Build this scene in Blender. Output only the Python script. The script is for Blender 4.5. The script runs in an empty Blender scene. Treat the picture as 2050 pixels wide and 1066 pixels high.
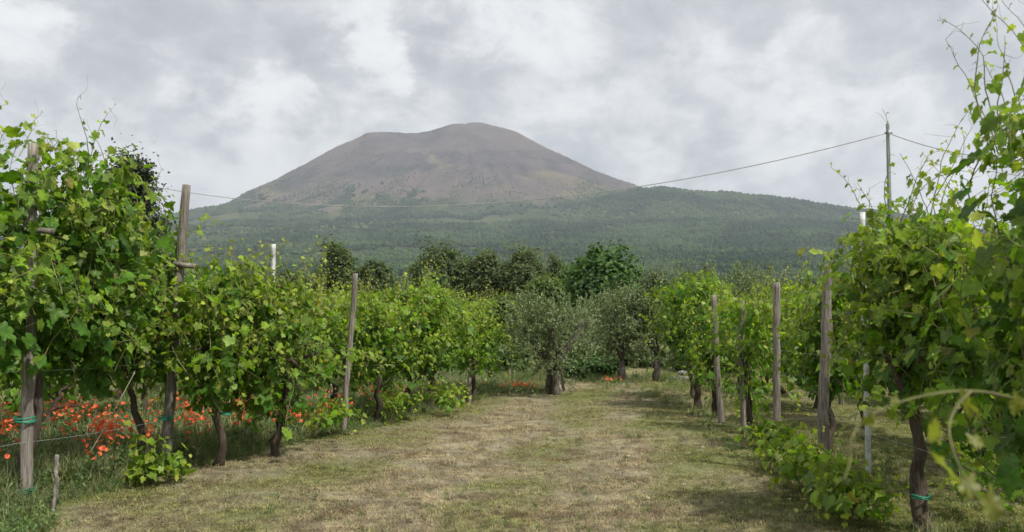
import bpy, math, random
import numpy as np
from mathutils import Vector, Matrix

# ------------------------------------------------------------------ camera, sky, sun, exposure
sc = bpy.context.scene
COL = sc.collection
F = 1879.0; CX, CY, HOR = 1025.0, 533.0, 640.0          # focal length and centre in photo pixels
CAMZ = 1.55; PITCH = math.atan((HOR - CY) / F)
cam_d = bpy.data.cameras.new('camera'); cam = bpy.data.objects.new('camera', cam_d); COL.objects.link(cam)
cam.location = (0, 0, CAMZ); cam.rotation_euler = (math.pi / 2 + PITCH, 0, 0)
cam_d.sensor_width = 36.0; cam_d.lens = 36.0 * F / 2050.0
cam_d.clip_start = 0.05; cam_d.clip_end = 40000
cam_d.dof.use_dof = True; cam_d.dof.focus_distance = 14.0; cam_d.dof.aperture_fstop = 3.6
sc.camera = cam

def ray(px, py):
    u = (px - CX) / F; v = (CY - py) / F
    return Vector((u, math.cos(PITCH) - v * math.sin(PITCH), math.sin(PITCH) + v * math.cos(PITCH)))
def at(px, py, Y):                       # point seen at a photo pixel, Y metres ahead
    d = ray(px, py); return Vector((0, 0, CAMZ)) + d * (Y / d.y)
def gnd(px, py, z=0.0):                  # ground point seen at a photo pixel
    d = ray(px, py); return Vector((0, 0, CAMZ)) + d * ((z - CAMZ) / d.z)

SUN_DIR = Vector((0.55, -0.50, 1.05)).normalized()        # towards the sun
SUN_EL = math.asin(SUN_DIR.z); SUN_AZ = math.atan2(SUN_DIR.x, SUN_DIR.y)
sun_d = bpy.data.lights.new('sun', 'SUN'); sun_d.energy = 3.8; sun_d.angle = math.radians(2.0); sun_d.color = (1.0, 0.95, 0.86)
sun = bpy.data.objects.new('sun', sun_d); COL.objects.link(sun)
sun.rotation_euler = (-SUN_DIR).to_track_quat('-Z', 'Y').to_euler()

vs = sc.view_settings
vs.view_transform = 'Standard'; vs.look = 'None'; vs.gamma = 1.0; vs.exposure = 0.55; vs.use_curve_mapping = False
cy = sc.cycles
cy.use_denoising = True
try: cy.denoiser = 'OPENIMAGEDENOISE'
except Exception: pass
cy.max_bounces = 7; cy.diffuse_bounces = 3; cy.glossy_bounces = 2; cy.transmission_bounces = 5; cy.volume_bounces = 0
cy.transparent_max_bounces = 4; cy.caustics_reflective = False; cy.caustics_refractive = False
cy.sample_clamp_indirect = 6.0

class NT:                                # tiny node helper
    def __init__(s, nt): s.t = nt; s.n = nt.nodes; s.l = nt.links
    def new(s, typ, **kw):
        n = s.n.new(typ)
        for k, v in kw.items(): setattr(n, k, v)
        return n
    def put(s, sock, v):
        if isinstance(v, bpy.types.NodeSocket): s.l.new(v, sock)
        elif v is not None:
            if hasattr(sock, 'default_value'):
                if sock.type == 'RGBA' and not hasattr(v, '__len__'): v = (v, v, v, 1)
                if sock.type == 'RGBA' and len(v) == 3: v = (*v, 1)
                sock.default_value = v
    def math(s, op, a, b=None, c=None, clamp=False):
        n = s.new('ShaderNodeMath', operation=op, use_clamp=clamp)
        for i, v in enumerate((a, b, c)):
            if v is not None: s.put(n.inputs[i], v)
        return n.outputs[0]
    def vmath(s, op, a, b=None, scale=None):
        n = s.new('ShaderNodeVectorMath', operation=op); s.put(n.inputs[0], a)
        if b is not None: s.put(n.inputs[1], b)
        if scale is not None: s.put(n.inputs['Scale'], scale)
        return n.outputs['Value'] if op in ('LENGTH', 'DISTANCE', 'DOT_PRODUCT') else n.outputs[0]
    def noise(s, vec, scale, detail=4, rough=0.55, dist=0.0, out='Fac'):
        n = s.new('ShaderNodeTexNoise'); s.put(n.inputs['Vector'], vec); s.put(n.inputs['Scale'], scale)
        s.put(n.inputs['Detail'], detail); s.put(n.inputs['Roughness'], rough); s.put(n.inputs['Distortion'], dist)
        return n.outputs[out]
    def mix(s, f, a, b, mode='MIX'):
        n = s.new('ShaderNodeMix', data_type='RGBA', blend_type=mode)
        s.put(n.inputs[0], f); s.put(n.inputs[6], a); s.put(n.inputs[7], b); return n.outputs[2]
    def ramp(s, f, a, b, smooth=True, lo=0.0, hi=1.0):
        n = s.new('ShaderNodeMapRange', interpolation_type='SMOOTHSTEP' if smooth else 'LINEAR')
        s.put(n.inputs[0], f); s.put(n.inputs[1], a); s.put(n.inputs[2], b); s.put(n.inputs[3], lo); s.put(n.inputs[4], hi)
        return n.outputs[0]

# ---- the sky: a clear Nishita sky almost wholly closed by a layer of cloud
world = bpy.data.worlds.new('World'); sc.world = world; world.use_nodes = True
w = NT(world.node_tree); w.n.clear()
wout = w.new('ShaderNodeOutputWorld')
sky = w.new('ShaderNodeTexSky', sky_type='NISHITA'); sky.sun_disc = False
sky.sun_elevation = SUN_EL; sky.sun_rotation = SUN_AZ
bg1 = w.new('ShaderNodeBackground'); w.l.new(sky.outputs[0], bg1.inputs[0]); bg1.inputs[1].default_value = 0.09
tc = w.new('ShaderNodeTexCoord')
d0 = tc.outputs['Generated']
mp = w.new('ShaderNodeMapping'); w.l.new(d0, mp.inputs[0]); mp.inputs['Scale'].default_value = (1, 1, 1.55); mp.inputs['Location'].default_value = (0.37, 0.1, 0.2)
warp = w.vmath('SCALE', w.vmath('SUBTRACT', w.noise(mp.outputs[0], 8.0, 9, 0.66, out='Color'), (0.5, 0.5, 0.5)), scale=0.21)
dw = w.vmath('ADD', d0, warp)
big = w.noise(mp.outputs[0], 3.4, 8, 0.60, 0.6)
mid = w.noise(mp.outputs[0], 12.0, 8, 0.62, 0.5)
dens = w.math('ADD', w.math('MULTIPLY', w.math('SUBTRACT', big, 0.5), 1.35), w.math('MULTIPLY', w.math('SUBTRACT', mid, 0.5), 0.95))
# the banks and gaps of this cloud deck (direction, size, brightness)
BANKS = [(800, 110, 80, .30), (850, 150, 45, .22), (560, 250, 80, .34), (500, 185, 90, .22), (1010, 60, 110, .12), (440, 225, 60, -.26), (640, 250, 95, -.18),
         (905, 90, 95, -.30), (640, 100, 70, -.16), (250, 90, 170, -.26), (100, 250, 170, -.12), (60, 30, 80, .22), (400, 330, 120, -.08), (1560, 270, 100, .22), (1640, 210, 60, .16),
         (1800, 160, 110, .20), (1420, 130, 110, .14), (1450, 60, 140, -.16), (1250, 140, 120, -.06), (1300, 310, 90, .16), (1620, 350, 130, -.16), (1850, 60, 160, -.20),
         (1930, 410, 60, .26), (1150, 230, 130, .10), (720, 30, 90, .16), (620, 330, 110, .12)]
for (bx, by, br, ba) in BANKS:
    c = ray(bx, by).normalized()
    dd = w.vmath('DISTANCE', dw, (c.x, c.y, c.z))
    g = w.ramp(dd, 0.0, 1.5 * br / F, True, ba, 0.0)
    dens = w.math('ADD', dens, g)
bil = w.math('ABSOLUTE', w.math('SUBTRACT', w.noise(w.vmath('ADD', mp.outputs[0], warp), 5.5, 7, 0.55, 0.3), 0.5))
dens = w.math('ADD', dens, w.math('MULTIPLY', w.math('SUBTRACT', 0.09, bil), 0.9))
lum = w.math('ADD', w.math('MULTIPLY', w.ramp(dens, -0.42, 0.46, True), 0.82), w.math('MULTIPLY', w.ramp(dens, -0.10, 0.20, True), 0.18))
ccol = w.mix(lum, (0.335, 0.344, 0.375), (0.74, 0.74, 0.74))
bg2 = w.new('ShaderNodeBackground'); w.l.new(ccol, bg2.inputs[0]); bg2.inputs[1].default_value = 1.0
mx = w.new('ShaderNodeMixShader'); mx.inputs[0].default_value = 0.95
w.l.new(bg1.outputs[0], mx.inputs[1]); w.l.new(bg2.outputs[0], mx.inputs[2]); w.l.new(mx.outputs[0], wout.inputs[0])
world.cycles.sampling_method = 'MANUAL'; world.cycles.sample_map_resolution = 512

# ------------------------------------------------------------------ general helpers
RNG = np.random.default_rng(7)
random.seed(7)

def tag(o, label=None, cat=None, group=None, kind=None):
    if label: o['label'] = label
    if cat: o['category'] = cat
    if group: o['group'] = group
    if kind: o['kind'] = kind
    return o

def mesh(name, V, T, mat=None, col=None, smooth=False):
    """triangle mesh from arrays"""
    V = np.asarray(V, dtype=np.float32).reshape(-1, 3); T = np.asarray(T, dtype=np.int32).reshape(-1, 3)
    me = bpy.data.meshes.new(name)
    me.vertices.add(len(V)); me.vertices.foreach_set('co', V.ravel())
    me.loops.add(len(T) * 3); me.loops.foreach_set('vertex_index', T.ravel())
    me.polygons.add(len(T)); me.polygons.foreach_set('loop_start', np.arange(0, len(T) * 3, 3, dtype=np.int32))
    if smooth: me.polygons.foreach_set('use_smooth', np.ones(len(T), dtype=bool))
    if col is not None:
        a = me.color_attributes.new('col', 'FLOAT_COLOR', 'POINT')
        c4 = np.ones((len(V), 4), dtype=np.float32); c4[:, :3] = col
        a.data.foreach_set('color', c4.ravel())
    me.update(calc_edges=True); me.validate()
    if mat: me.materials.append(mat)
    return me

def obj(name, me, parent=None, loc=None):
    o = bpy.data.objects.new(name, me); COL.objects.link(o)
    if parent: o.parent = parent
    if loc is not None: o.location = loc
    return o

def empty(name, loc=(0, 0, 0), rz=0.0):
    o = bpy.data.objects.new(name, None); COL.objects.link(o); o.location = loc; o.rotation_euler = (0, 0, rz); o.empty_display_size = 0.2
    return o

def copy_tree(o, parent=None):
    c = o.copy(); COL.objects.link(c)
    if parent: c.parent = parent
    for ch in o.children: copy_tree(ch, c)
    return c

class Soup:                              # collects triangles of one mesh
    def __init__(s): s.V = []; s.T = []; s.C = []; s.n = 0
    def add(s, V, T, c=None):
        V = np.asarray(V, dtype=float).reshape(-1, 3); T = np.asarray(T, dtype=int).reshape(-1, 3)
        s.V.append(V); s.T.append(T + s.n); s.n += len(V)
        s.C.append(np.broadcast_to(np.asarray(c if c is not None else (1, 1, 1), dtype=float), (len(V), 3)))
    def tube(s, pts, radii, sides=6, c=None, cap=True, rough=0.0, rng=RNG):
        P = np.asarray(pts, dtype=float); n = len(P)
        R = np.broadcast_to(np.asarray(radii, dtype=float), (n,))
        Tn = np.gradient(P, axis=0); Tn /= np.linalg.norm(Tn, axis=1, keepdims=True) + 1e-9
        up = np.array([0.0, 1, 0]) if abs(Tn[0][2]) > 0.8 else np.array([0, 0, 1.0])
        A = np.cross(Tn, up); A /= np.linalg.norm(A, axis=1, keepdims=True) + 1e-9
        B = np.cross(Tn, A)
        th = np.arange(sides) * 2 * math.pi / sides
        rr = R[:, None] * (1 + (rng.uniform(-rough, rough, (n, sides)) if rough else 0))
        V = P[:, None, :] + A[:, None, :] * (np.cos(th)[None, :] * rr)[..., None] + B[:, None, :] * (np.sin(th)[None, :] * rr)[..., None]
        i = np.arange(n - 1)[:, None]; j = np.arange(sides)[None, :]; k = (j + 1) % sides
        a = i * sides + j; b = i * sides + k; cc = (i + 1) * sides + k; d = (i + 1) * sides + j
        T = np.concatenate([np.stack([a, b, cc], -1).reshape(-1, 3), np.stack([a, cc, d], -1).reshape(-1, 3)])
        V = V.reshape(-1, 3)
        if cap:
            V = np.vstack([V, P[0], P[-1]]); m = n * sides
            jj = np.arange(sides); kk = (jj + 1) % sides
            T = np.vstack([T, np.stack([np.full(sides, m), kk, jj], -1), np.stack([np.full(sides, m + 1), (n - 1) * sides + jj, (n - 1) * sides + kk], -1)])
        s.add(V, T, c)
    def build(s, name, mat=None, smooth=False, usecol=True):
        return mesh(name, np.vstack(s.V), np.vstack(s.T), mat, np.vstack(s.C) if usecol else None, smooth)

def stamp(soup, TV, TT, P, X, Y, Z, S, zs, C):
    """place template (k,3) at n points with frames"""
    n = len(P)
    if n == 0: return
    t = TV[None, :, :] * S[:, None, None]
    V = P[:, None, :] + t[..., 0:1] * X[:, None, :] + t[..., 1:2] * Y[:, None, :] + (t[..., 2:3] * zs[:, None, None]) * Z[:, None, :]
    k = TV.shape[0]
    T = TT[None] + (np.arange(n) * k)[:, None, None]
    soup.add(V.reshape(-1, 3), T.reshape(-1, 3), np.repeat(C, k, axis=0))

def unit(v): return v / (np.linalg.norm(v, axis=-1, keepdims=True) + 1e-9)

# smooth value noise for terrain
_tab = np.random.default_rng(3).uniform(-1, 1, (256, 256))
def vnoise(x, y):
    xi = np.floor(x).astype(int); yi = np.floor(y).astype(int); fx = x - xi; fy = y - yi
    fx = fx * fx * (3 - 2 * fx); fy = fy * fy * (3 - 2 * fy)
    g = lambda a, b: _tab[a % 256, b % 256]
    return (g(xi, yi) * (1 - fx) + g(xi + 1, yi) * fx) * (1 - fy) + (g(xi, yi + 1) * (1 - fx) + g(xi + 1, yi + 1) * fx) * fy
def fbm(x, y, o=5, gain=0.5):
    s = 0; a = 1.0
    for i in range(o): s = s + a * vnoise(x * 2 ** i + 17.3 * i, y * 2 ** i + 9.1 * i); a *= gain
    return s

def scatter(name, pts, rot, scl, idx, sources):
    """one object: points carrying instances of small meshes"""
    me = bpy.data.meshes.new(name); n = len(pts)
    me.vertices.add(n); me.vertices.foreach_set('co', np.asarray(pts, np.float32).ravel())
    me.attributes.new('rot', 'FLOAT_VECTOR', 'POINT').data.foreach_set('vector', np.asarray(rot, np.float32).ravel())
    scl = np.asarray(scl, np.float32); scl = np.repeat(scl[:, None], 3, 1) if scl.ndim == 1 else scl
    me.attributes.new('scl', 'FLOAT_VECTOR', 'POINT').data.foreach_set('vector', scl.ravel())
    me.attributes.new('idx', 'INT', 'POINT').data.foreach_set('value', np.asarray(idx, np.int32))
    o = obj(name, me)
    c = bpy.data.collections.new(name + '_source')
    for i, sm in enumerate(sources):
        so = bpy.data.objects.new('%s_source_%02d' % (name, i), sm); c.objects.link(so)
    g = bpy.data.node_groups.new(name + '_nodes', 'GeometryNodeTree')
    g.interface.new_socket('Geometry', in_out='INPUT', socket_type='NodeSocketGeometry'); g.interface.new_socket('Geometry', in_out='OUTPUT', socket_type='NodeSocketGeometry')
    gi = g.nodes.new('NodeGroupInput'); go = g.nodes.new('NodeGroupOutput')
    ci = g.nodes.new('GeometryNodeCollectionInfo'); ci.inputs[0].default_value = c; ci.inputs[1].default_value = True; ci.inputs[2].default_value = True
    ip = g.nodes.new('GeometryNodeInstanceOnPoints'); ip.inputs['Pick Instance'].default_value = True
    def na(nm, t):
        k = g.nodes.new('GeometryNodeInputNamedAttribute'); k.data_type = t; k.inputs[0].default_value = nm
        return k.outputs[0]
    g.links.new(gi.outputs[0], ip.inputs['Points']); g.links.new(ci.outputs[0], ip.inputs['Instance'])
    g.links.new(na('idx', 'INT'), ip.inputs['Instance Index']); g.links.new(na('rot', 'FLOAT_VECTOR'), ip.inputs['Rotation']); g.links.new(na('scl', 'FLOAT_VECTOR'), ip.inputs['Scale'])
    g.links.new(ip.outputs[0], go.inputs[0])
    m = o.modifiers.new('scatter', 'NODES'); m.node_group = g
    return o

# ------------------------------------------------------------------ materials
def material(name):
    m = bpy.data.materials.new(name); m.use_nodes = True; n = NT(m.node_tree); n.n.clear()
    return m, n, n.new('ShaderNodeOutputMaterial')

def leaf_mat(name, rough=0.45, transl=0.38, back=(1.35, 1.3, 1.6), warm=(1.5, 1.45, 0.55), veins=False, spec=0.5, var=0.35, base=None):
    m, n, out = material(name)
    if base is None:
        a = n.new('ShaderNodeAttribute', attribute_name='col'); c = a.outputs['Color']
    else:
        c = base(n)
    g = n.new('ShaderNodeNewGeometry')
    nz = n.noise(g.outputs['Position'], 9.0, 3)
    c = n.mix(1.0, c, n.ramp(nz, 0.3, 0.7, True, 1 - var, 1 + var), 'MULTIPLY')
    cb = n.mix(1.0, c, back, 'MULTIPLY')
    c2 = n.mix(g.outputs['Backfacing'], c, cb)
    p = n.new('ShaderNodeBsdfPrincipled'); n.put(p.inputs['Base Color'], c2); p.inputs['Roughness'].default_value = rough
    p.inputs['Specular IOR Level'].default_value = spec
    t = n.new('ShaderNodeBsdfTranslucent'); n.put(t.inputs[0], n.mix(1.0, c, warm, 'MULTIPLY'))
    mxs = n.new('ShaderNodeMixShader'); mxs.inputs[0].default_value = transl
    n.l.new(p.outputs[0], mxs.inputs[1]); n.l.new(t.outputs[0], mxs.inputs[2]); n.l.new(mxs.outputs[0], out.inputs[0])
    return m

def wood_mat(name, c1, c2, grain=(14, 14, 1.2), bump=0.5, rough=0.9, dist=0.01):
    m, n, out = material(name)
    t = n.new('ShaderNodeTexCoord'); mp = n.new('ShaderNodeMapping'); n.l.new(t.outputs['Object'], mp.inputs[0]); mp.inputs['Scale'].default_value = grain
    oi = n.new('ShaderNodeObjectInfo')
    off = n.vmath('SCALE', (31.0, 17.0, 23.0), scale=oi.outputs['Random'])
    v = n.vmath('ADD', mp.outputs[0], off)
    f = n.noise(v, 3.0, 6, 0.65, 0.6); f2 = n.noise(v, 0.7, 4, 0.6)
    c = n.mix(n.ramp(f, 0.32, 0.68), c1, c2)
    c = n.mix(n.ramp(f2, 0.35, 0.75, True, 0.0, 0.55), c, tuple(x * 0.55 for x in c1))
    c = n.mix(1.0, c, n.ramp(oi.outputs['Random'], 0, 1, False, 0.8, 1.2), 'MULTIPLY')
    p = n.new('ShaderNodeBsdfPrincipled'); n.put(p.inputs['Base Color'], c); p.inputs['Roughness'].default_value = rough; p.inputs['Specular IOR Level'].default_value = 0.25
    b = n.new('ShaderNodeBump'); b.inputs['Strength'].default_value = bump; b.inputs['Distance'].default_value = dist; n.put(b.inputs['Height'], f); n.l.new(b.outputs[0], p.inputs['Normal'])
    n.l.new(p.outputs[0], out.inputs[0]); return m

def plain_mat(name, c, rough=0.6, metal=0.0, var=0.2, spec=0.4):
    m, n, out = material(name)
    g = n.new('ShaderNodeNewGeometry'); f = n.noise(g.outputs['Position'], 14.0, 4)
    p = n.new('ShaderNodeBsdfPrincipled'); n.put(p.inputs['Base Color'], n.mix(1.0, c, n.ramp(f, 0.3, 0.7, True, 1 - var, 1 + var), 'MULTIPLY'))
    p.inputs['Roughness'].default_value = rough; p.inputs['Metallic'].default_value = metal; p.inputs['Specular IOR Level'].default_value = spec
    n.l.new(p.outputs[0], out.inputs[0]); return m

M = {}
M['vine'] = leaf_mat('vine_leaf', rough=0.46, transl=0.48, spec=0.32, back=(1.25, 1.2, 1.7), warm=(1.35, 1.5, 0.38))
M['olive'] = leaf_mat('olive_leaf', rough=0.5, transl=0.28, back=(2.0, 1.9, 2.2), warm=(1.2, 1.2, 0.6), var=0.3)
M['tree'] = leaf_mat('tree_leaf', rough=0.6, transl=0.42, var=0.3)
M['weed'] = leaf_mat('weed_leaf', rough=0.6, transl=0.35, var=0.35)
M['petal'] = leaf_mat('poppy_petal', rough=0.6, transl=0.40, back=(1, 1, 1), warm=(1.2, 0.9, 0.8), var=0.2, spec=0.2)
M['post'] = wood_mat('weathered_post_wood', (0.105, 0.088, 0.074), (0.32, 0.29, 0.255), grain=(26, 26, 1.3), bump=.9)
M['bark'] = wood_mat('vine_bark', (0.045, 0.032, 0.024), (0.13, 0.10, 0.075), grain=(18, 18, 3), bump=0.9, dist=0.02)
M['olive_bark'] = wood_mat('olive_bark', (0.06, 0.05, 0.042), (0.17, 0.15, 0.125), grain=(9, 9, 3), bump=0.9, dist=0.02)
M['cane'] = plain_mat('green_cane', (0.17, 0.17, 0.06), 0.55, var=0.4)
M['youngcane'] = plain_mat('young_shoot_stem', (0.115, 0.115, 0.035), 0.6, var=0.25)
M['stem'] = plain_mat('herb_stem', (0.10, 0.14, 0.045), 0.7)
M['tie'] = plain_mat('green_plastic_tie', (0.02, 0.22, 0.13), 0.4)
M['wire'] = plain_mat('galvanised_wire', (0.30, 0.31, 0.29), 0.5, 0.3)
M['twine'] = plain_mat('pale_twine', (0.45, 0.43, 0.33), 0.8)
M['hose'] = plain_mat('pale_plastic_hose', (0.62, 0.64, 0.60), 0.4)
M['concrete'] = plain_mat('pale_concrete', (0.52, 0.53, 0.51), 0.8)
M['polemetal'] = plain_mat('green_grey_pole', (0.10, 0.135, 0.125), 0.55)
M['cable'] = plain_mat('aerial_cable', (0.33, 0.33, 0.33), 0.5)
M['stone'] = plain_mat('pale_stone', (0.22, 0.215, 0.20), 0.9, var=0.35)
M['daisy'] = plain_mat('white_petals', (0.72, 0.72, 0.70), 0.7, var=0.1)
M['yolk'] = plain_mat('yellow_centre', (0.65, 0.42, 0.04), 0.7)

# ------------------------------------------------------------------ the land
def gz(x, y):                             # gentle bumps of the vineyard soil
    x = np.asarray(x, float); y = np.asarray(y, float)
    return 0.05 * vnoise(x * 0.35 + 5, y * 0.35) + 0.018 * vnoise(x * 1.7, y * 1.7 + 40)
def gz1(x, y): return float(gz(np.array([x]), np.array([y]))[0])

def row_x(y): return -3.66 + 0.305 * (y - 9.4)          # left vine row, x as a function of y

def ground_colour(n, pos):
    """dry mown grass, straw and green tufts; greener under the rows"""
    sx = n.new('ShaderNodeSeparateXYZ'); n.put(sx.inputs[0], pos)
    x, y = sx.outputs[0], sx.outputs[1]
    n1 = n.noise(pos, 0.42, 5, 0.6, 0.5); n2 = n.noise(pos, 2.3, 5, 0.65, 0.3); n3 = n.noise(pos, 13.0, 4, 0.65)
    straw = n.mix(n.ramp(n2, 0.35, 0.68), (0.190, 0.166, 0.112), (0.360, 0.320, 0.225))
    green = n.mix(n.ramp(n3, 0.35, 0.65), (0.115, 0.135, 0.045), (0.225, 0.235, 0.095))
    # green share: patches, more on the right of the lane and beneath the left row
    lx = n.math('SUBTRACT', x, n.math('ADD', n.math('MULTIPLY', y, 0.305), -3.66 - 0.305 * 9.4))
    left = n.ramp(lx, 0.75, -0.15)
    right = n.ramp(n.math('SUBTRACT', x, n.math('MULTIPLY', y, 0.02)), -0.2, 2.0, True, 0.0, 0.30)
    gsh = n.math('ADD', n.math('ADD', n.math('MULTIPLY', n.math('SUBTRACT', n1, 0.44), 3.0), n.math('MULTIPLY', n.math('SUBTRACT', n2, 0.5), 1.6)), n.math('ADD', n.math('MULTIPLY', left, 0.85), right))
    gsh = n.math('ADD', gsh, n.ramp(y, 14.0, 40.0, True, 0.02, 0.3))
    wl = n.math('SUBTRACT', n.math('ADD', x, n.math('MULTIPLY', n.math('SUBTRACT', n1, .5), .9)), n.math('SUBTRACT', n.math('MULTIPLY', y, .15), 2.25))
    wear = n.math('ADD', n.ramp(n.math('ABSOLUTE', wl), .15, .75, True, 1, 0), n.ramp(n.math('ABSOLUTE', n.math('SUBTRACT', wl, 1.75)), .1, .6, True, .7, 0))
    gsh = n.math('SUBTRACT', gsh, n.math('MULTIPLY', wear, .62))
    c = n.mix(n.ramp(gsh, -0.25, 0.85), straw, green)
    soil = n.math('MULTIPLY', n.ramp(n.noise(n.vmath('ADD', pos, (7, 3, 0)), 0.9, 5, 0.65), 0.56, 0.70), 0.75)
    c = n.mix(soil, c, (0.145, 0.100, 0.065))
    return c, n3

m, n, out = material('dry_mown_grass_ground')
g = n.new('ShaderNodeNewGeometry'); pos = g.outputs['Position']
c, n3 = ground_colour(n, pos)
fine = n.noise(pos, 60.0, 4, 0.7)
c = n.mix(1.0, c, n.ramp(fine, 0.25, 0.75, True, 0.55, 1.3), 'MULTIPLY')
p = n.new('ShaderNodeBsdfPrincipled'); n.put(p.inputs['Base Color'], c); p.inputs['Roughness'].default_value = 0.95; p.inputs['Specular IOR Level'].default_value = 0.1
b = n.new('ShaderNodeBump'); b.inputs['Strength'].default_value = 0.8; b.inputs['Distance'].default_value = 0.03; n.put(b.inputs['Height'], n.math('ADD', fine, n3)); n.l.new(b.outputs[0], p.inputs['Normal'])
n.l.new(p.outputs[0], out.inputs[0]); M['ground'] = m

rr = np.concatenate([[0.0], np.geomspace(0.5, 40, 150), np.geomspace(43, 900, 40)])
na_ = 240; th = np.linspace(0, 2 * math.pi, na_, endpoint=False)
GX = rr[:, None] * np.cos(th)[None]; GY = 6 + rr[:, None] * np.sin(th)[None]
GZ = gz(GX, GY)
V = np.stack([GX, GY, GZ], -1).reshape(-1, 3)
i = np.arange(len(rr) - 1)[:, None]; j = np.arange(na_)[None]; k = (j + 1) % na_
a_ = i * na_ + j; b_ = (i + 1) * na_ + j; c_ = (i + 1) * na_ + k; d_ = i * na_ + k
T = np.concatenate([np.stack([a_, b_, c_], -1).reshape(-1, 3), np.stack([a_, c_, d_], -1).reshape(-1, 3)])
ground = obj('ground', mesh('ground', V, T, M['ground'], smooth=True)); tag(ground, 'dry mown grass lane between the vine rows', 'ground', kind='structure')

# ---- the volcano and its apron: real heights in metres
CONE = (-250.0, 5000.0)
LP = np.array([[0, 1060], [69, 1054], [136, 1030], [189, 1015], [269, 999], [349, 998], [455, 1000], [522, 995], [641, 927], [764, 851], [881, 781], [998, 701], [1123, 645], [1227, 574], [1312, 534], [1413, 536], [1520, 511], [1653, 502], [1900, 400], [2300, 290], [3000, 150], [4200, 20], [9000, -60]])
RP = np.array([[0, 1060], [77, 1060], [152, 1042], [269, 1011], [364, 954], [471, 892], [599, 824], [726, 763], [833, 721], [945, 674], [1150, 590], [1500, 470], [1900, 370], [2300, 270], [3000, 150], [4200, 20], [9000, -60]])
FP = np.array([[0, 1052], [100, 1015], [300, 905], [600, 790], [1000, 640], [1300, 530], [1600, 445], [1900, 370], [2300, 285], [3000, 160], [4200, 20], [9000, -60]])
AY = np.array([0, 160, 300, 600, 1000, 1500, 2000, 2600, 3100, 3500, 4200, 6000, 9000]); AZ = np.array([-1.2, -0.9, 4.5, 18, 46, 98, 160, 250, 338, 385, 395, 330, 200])
def land(x, y):
    dx = x - CONE[0]; dy = y - CONE[1]
    r = np.hypot(dx, dy); ang = np.arctan2(dy, dx)
    wgt = 0.5 + 0.5 * np.cos(ang); wgt = wgt * wgt * (3 - 2 * wgt)
    # gullies running down the cone
    gul = vnoise(ang * 9.0 + 30, r * 0.0012) * 0.6 + vnoise(ang * 22.0 + 11, r * 0.002) * 0.4
    z = np.interp(r, LP[:, 0], LP[:, 1]) * (1 - wgt) + np.interp(r, RP[:, 0], RP[:, 1]) * wgt
    r = np.hypot(dx, dy * np.where(dy < 0, 1.22, 1.0)); c2 = np.cos(ang) ** 2; c2 = np.where(dy < 0, c2, np.maximum(c2, .0)) ** 2.2
    z = z * c2 + np.interp(r, FP[:, 0], FP[:, 1]) * (1 - c2)
    rid = 1 - np.abs(vnoise(ang * 16.0 + 3 + 0.4 * vnoise(x / 200, y / 200), r * 0.0009 + 7)) * 2
    rid2 = 1 - np.abs(vnoise(ang * 41.0 + 13 + 0.5 * vnoise(x / 120, y / 120), r * 0.002 + 2)) * 2
    gul = gul + 0.55 * rid + 0.35 * rid2 - .4
    z = z + gul * 19 * np.clip((r - 120) / 600, 0, 1) * np.clip((3200 - r) / 1500, 0, 1)
    apron = np.interp(y, AY, AZ)
    side = np.interp(x / np.maximum(y, 400), [-0.9, -0.42, -0.30, 0.2, 0.42, 0.9], [0.55, 0.90, 0.96, 1.0, 0.95, 0.6])
    apron = apron * side
    # long shoulder on the right, an older rim
    px = x / np.maximum(y, 1) * F + CX
    sh = np.interp(px, [900, 1100, 1280, 1340, 1412, 1480, 1540, 1588, 1640, 1700, 1800, 1900, 2100, 2600], [0.55, 0.82, 0.985, 0.992, 0.958, 0.958, 0.933, 0.906, 0.878, 0.862, 0.814, 0.712, 0.5, 0.2])
    ridge = 565 * sh * np.exp(-((y - 4000) / np.where(y < 4000, 1050, 700)) ** 2)
    k = 16.0
    z = k * np.log(np.exp(np.clip(z, -200, 2000) / k) + np.exp(np.clip(apron, -200, 2000) / k) + np.exp(np.clip(ridge, -200, 2000) / k))
    z = z - k * np.log(2.2) * np.clip((y - 200) / 500, 0, 1) * np.clip((900 - z) / 300, 0, 1)
    near = np.clip((y - 200) / 600, 0, 1)
    z = np.where(near <= 0, apron, z * near + apron * (1 - near))
    z = z + near * (fbm(x / 420, y / 420, 4) * 11 * np.clip((1250 - z) / 700, 0.25, 1) * np.clip(y / 3000, 0.15, 1) + fbm(x / 90, y / 90, 3) * 3.0)
    return z
ly = np.concatenate([np.geomspace(150, 2600, 150), np.linspace(2615, 5250, 210), np.geomspace(5290, 8000, 24)]); lt = np.linspace(-1, 1, 560)
LY = np.repeat(ly[:, None], len(lt), 1); LX = lt[None] * (0.78 * ly[:, None] + 130)
LZ = land(LX, LY)
V = np.stack([LX, LY, LZ], -1).reshape(-1, 3); nc = len(lt)
i = np.arange(len(ly) - 1)[:, None]; j = np.arange(nc - 1)[None]
a_ = i * nc + j; b_ = a_ + 1; c_ = a_ + nc + 1; d_ = a_ + nc
T = np.concatenate([np.stack([a_, b_, c_], -1).reshape(-1, 3), np.stack([a_, c_, d_], -1).reshape(-1, 3)])

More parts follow.
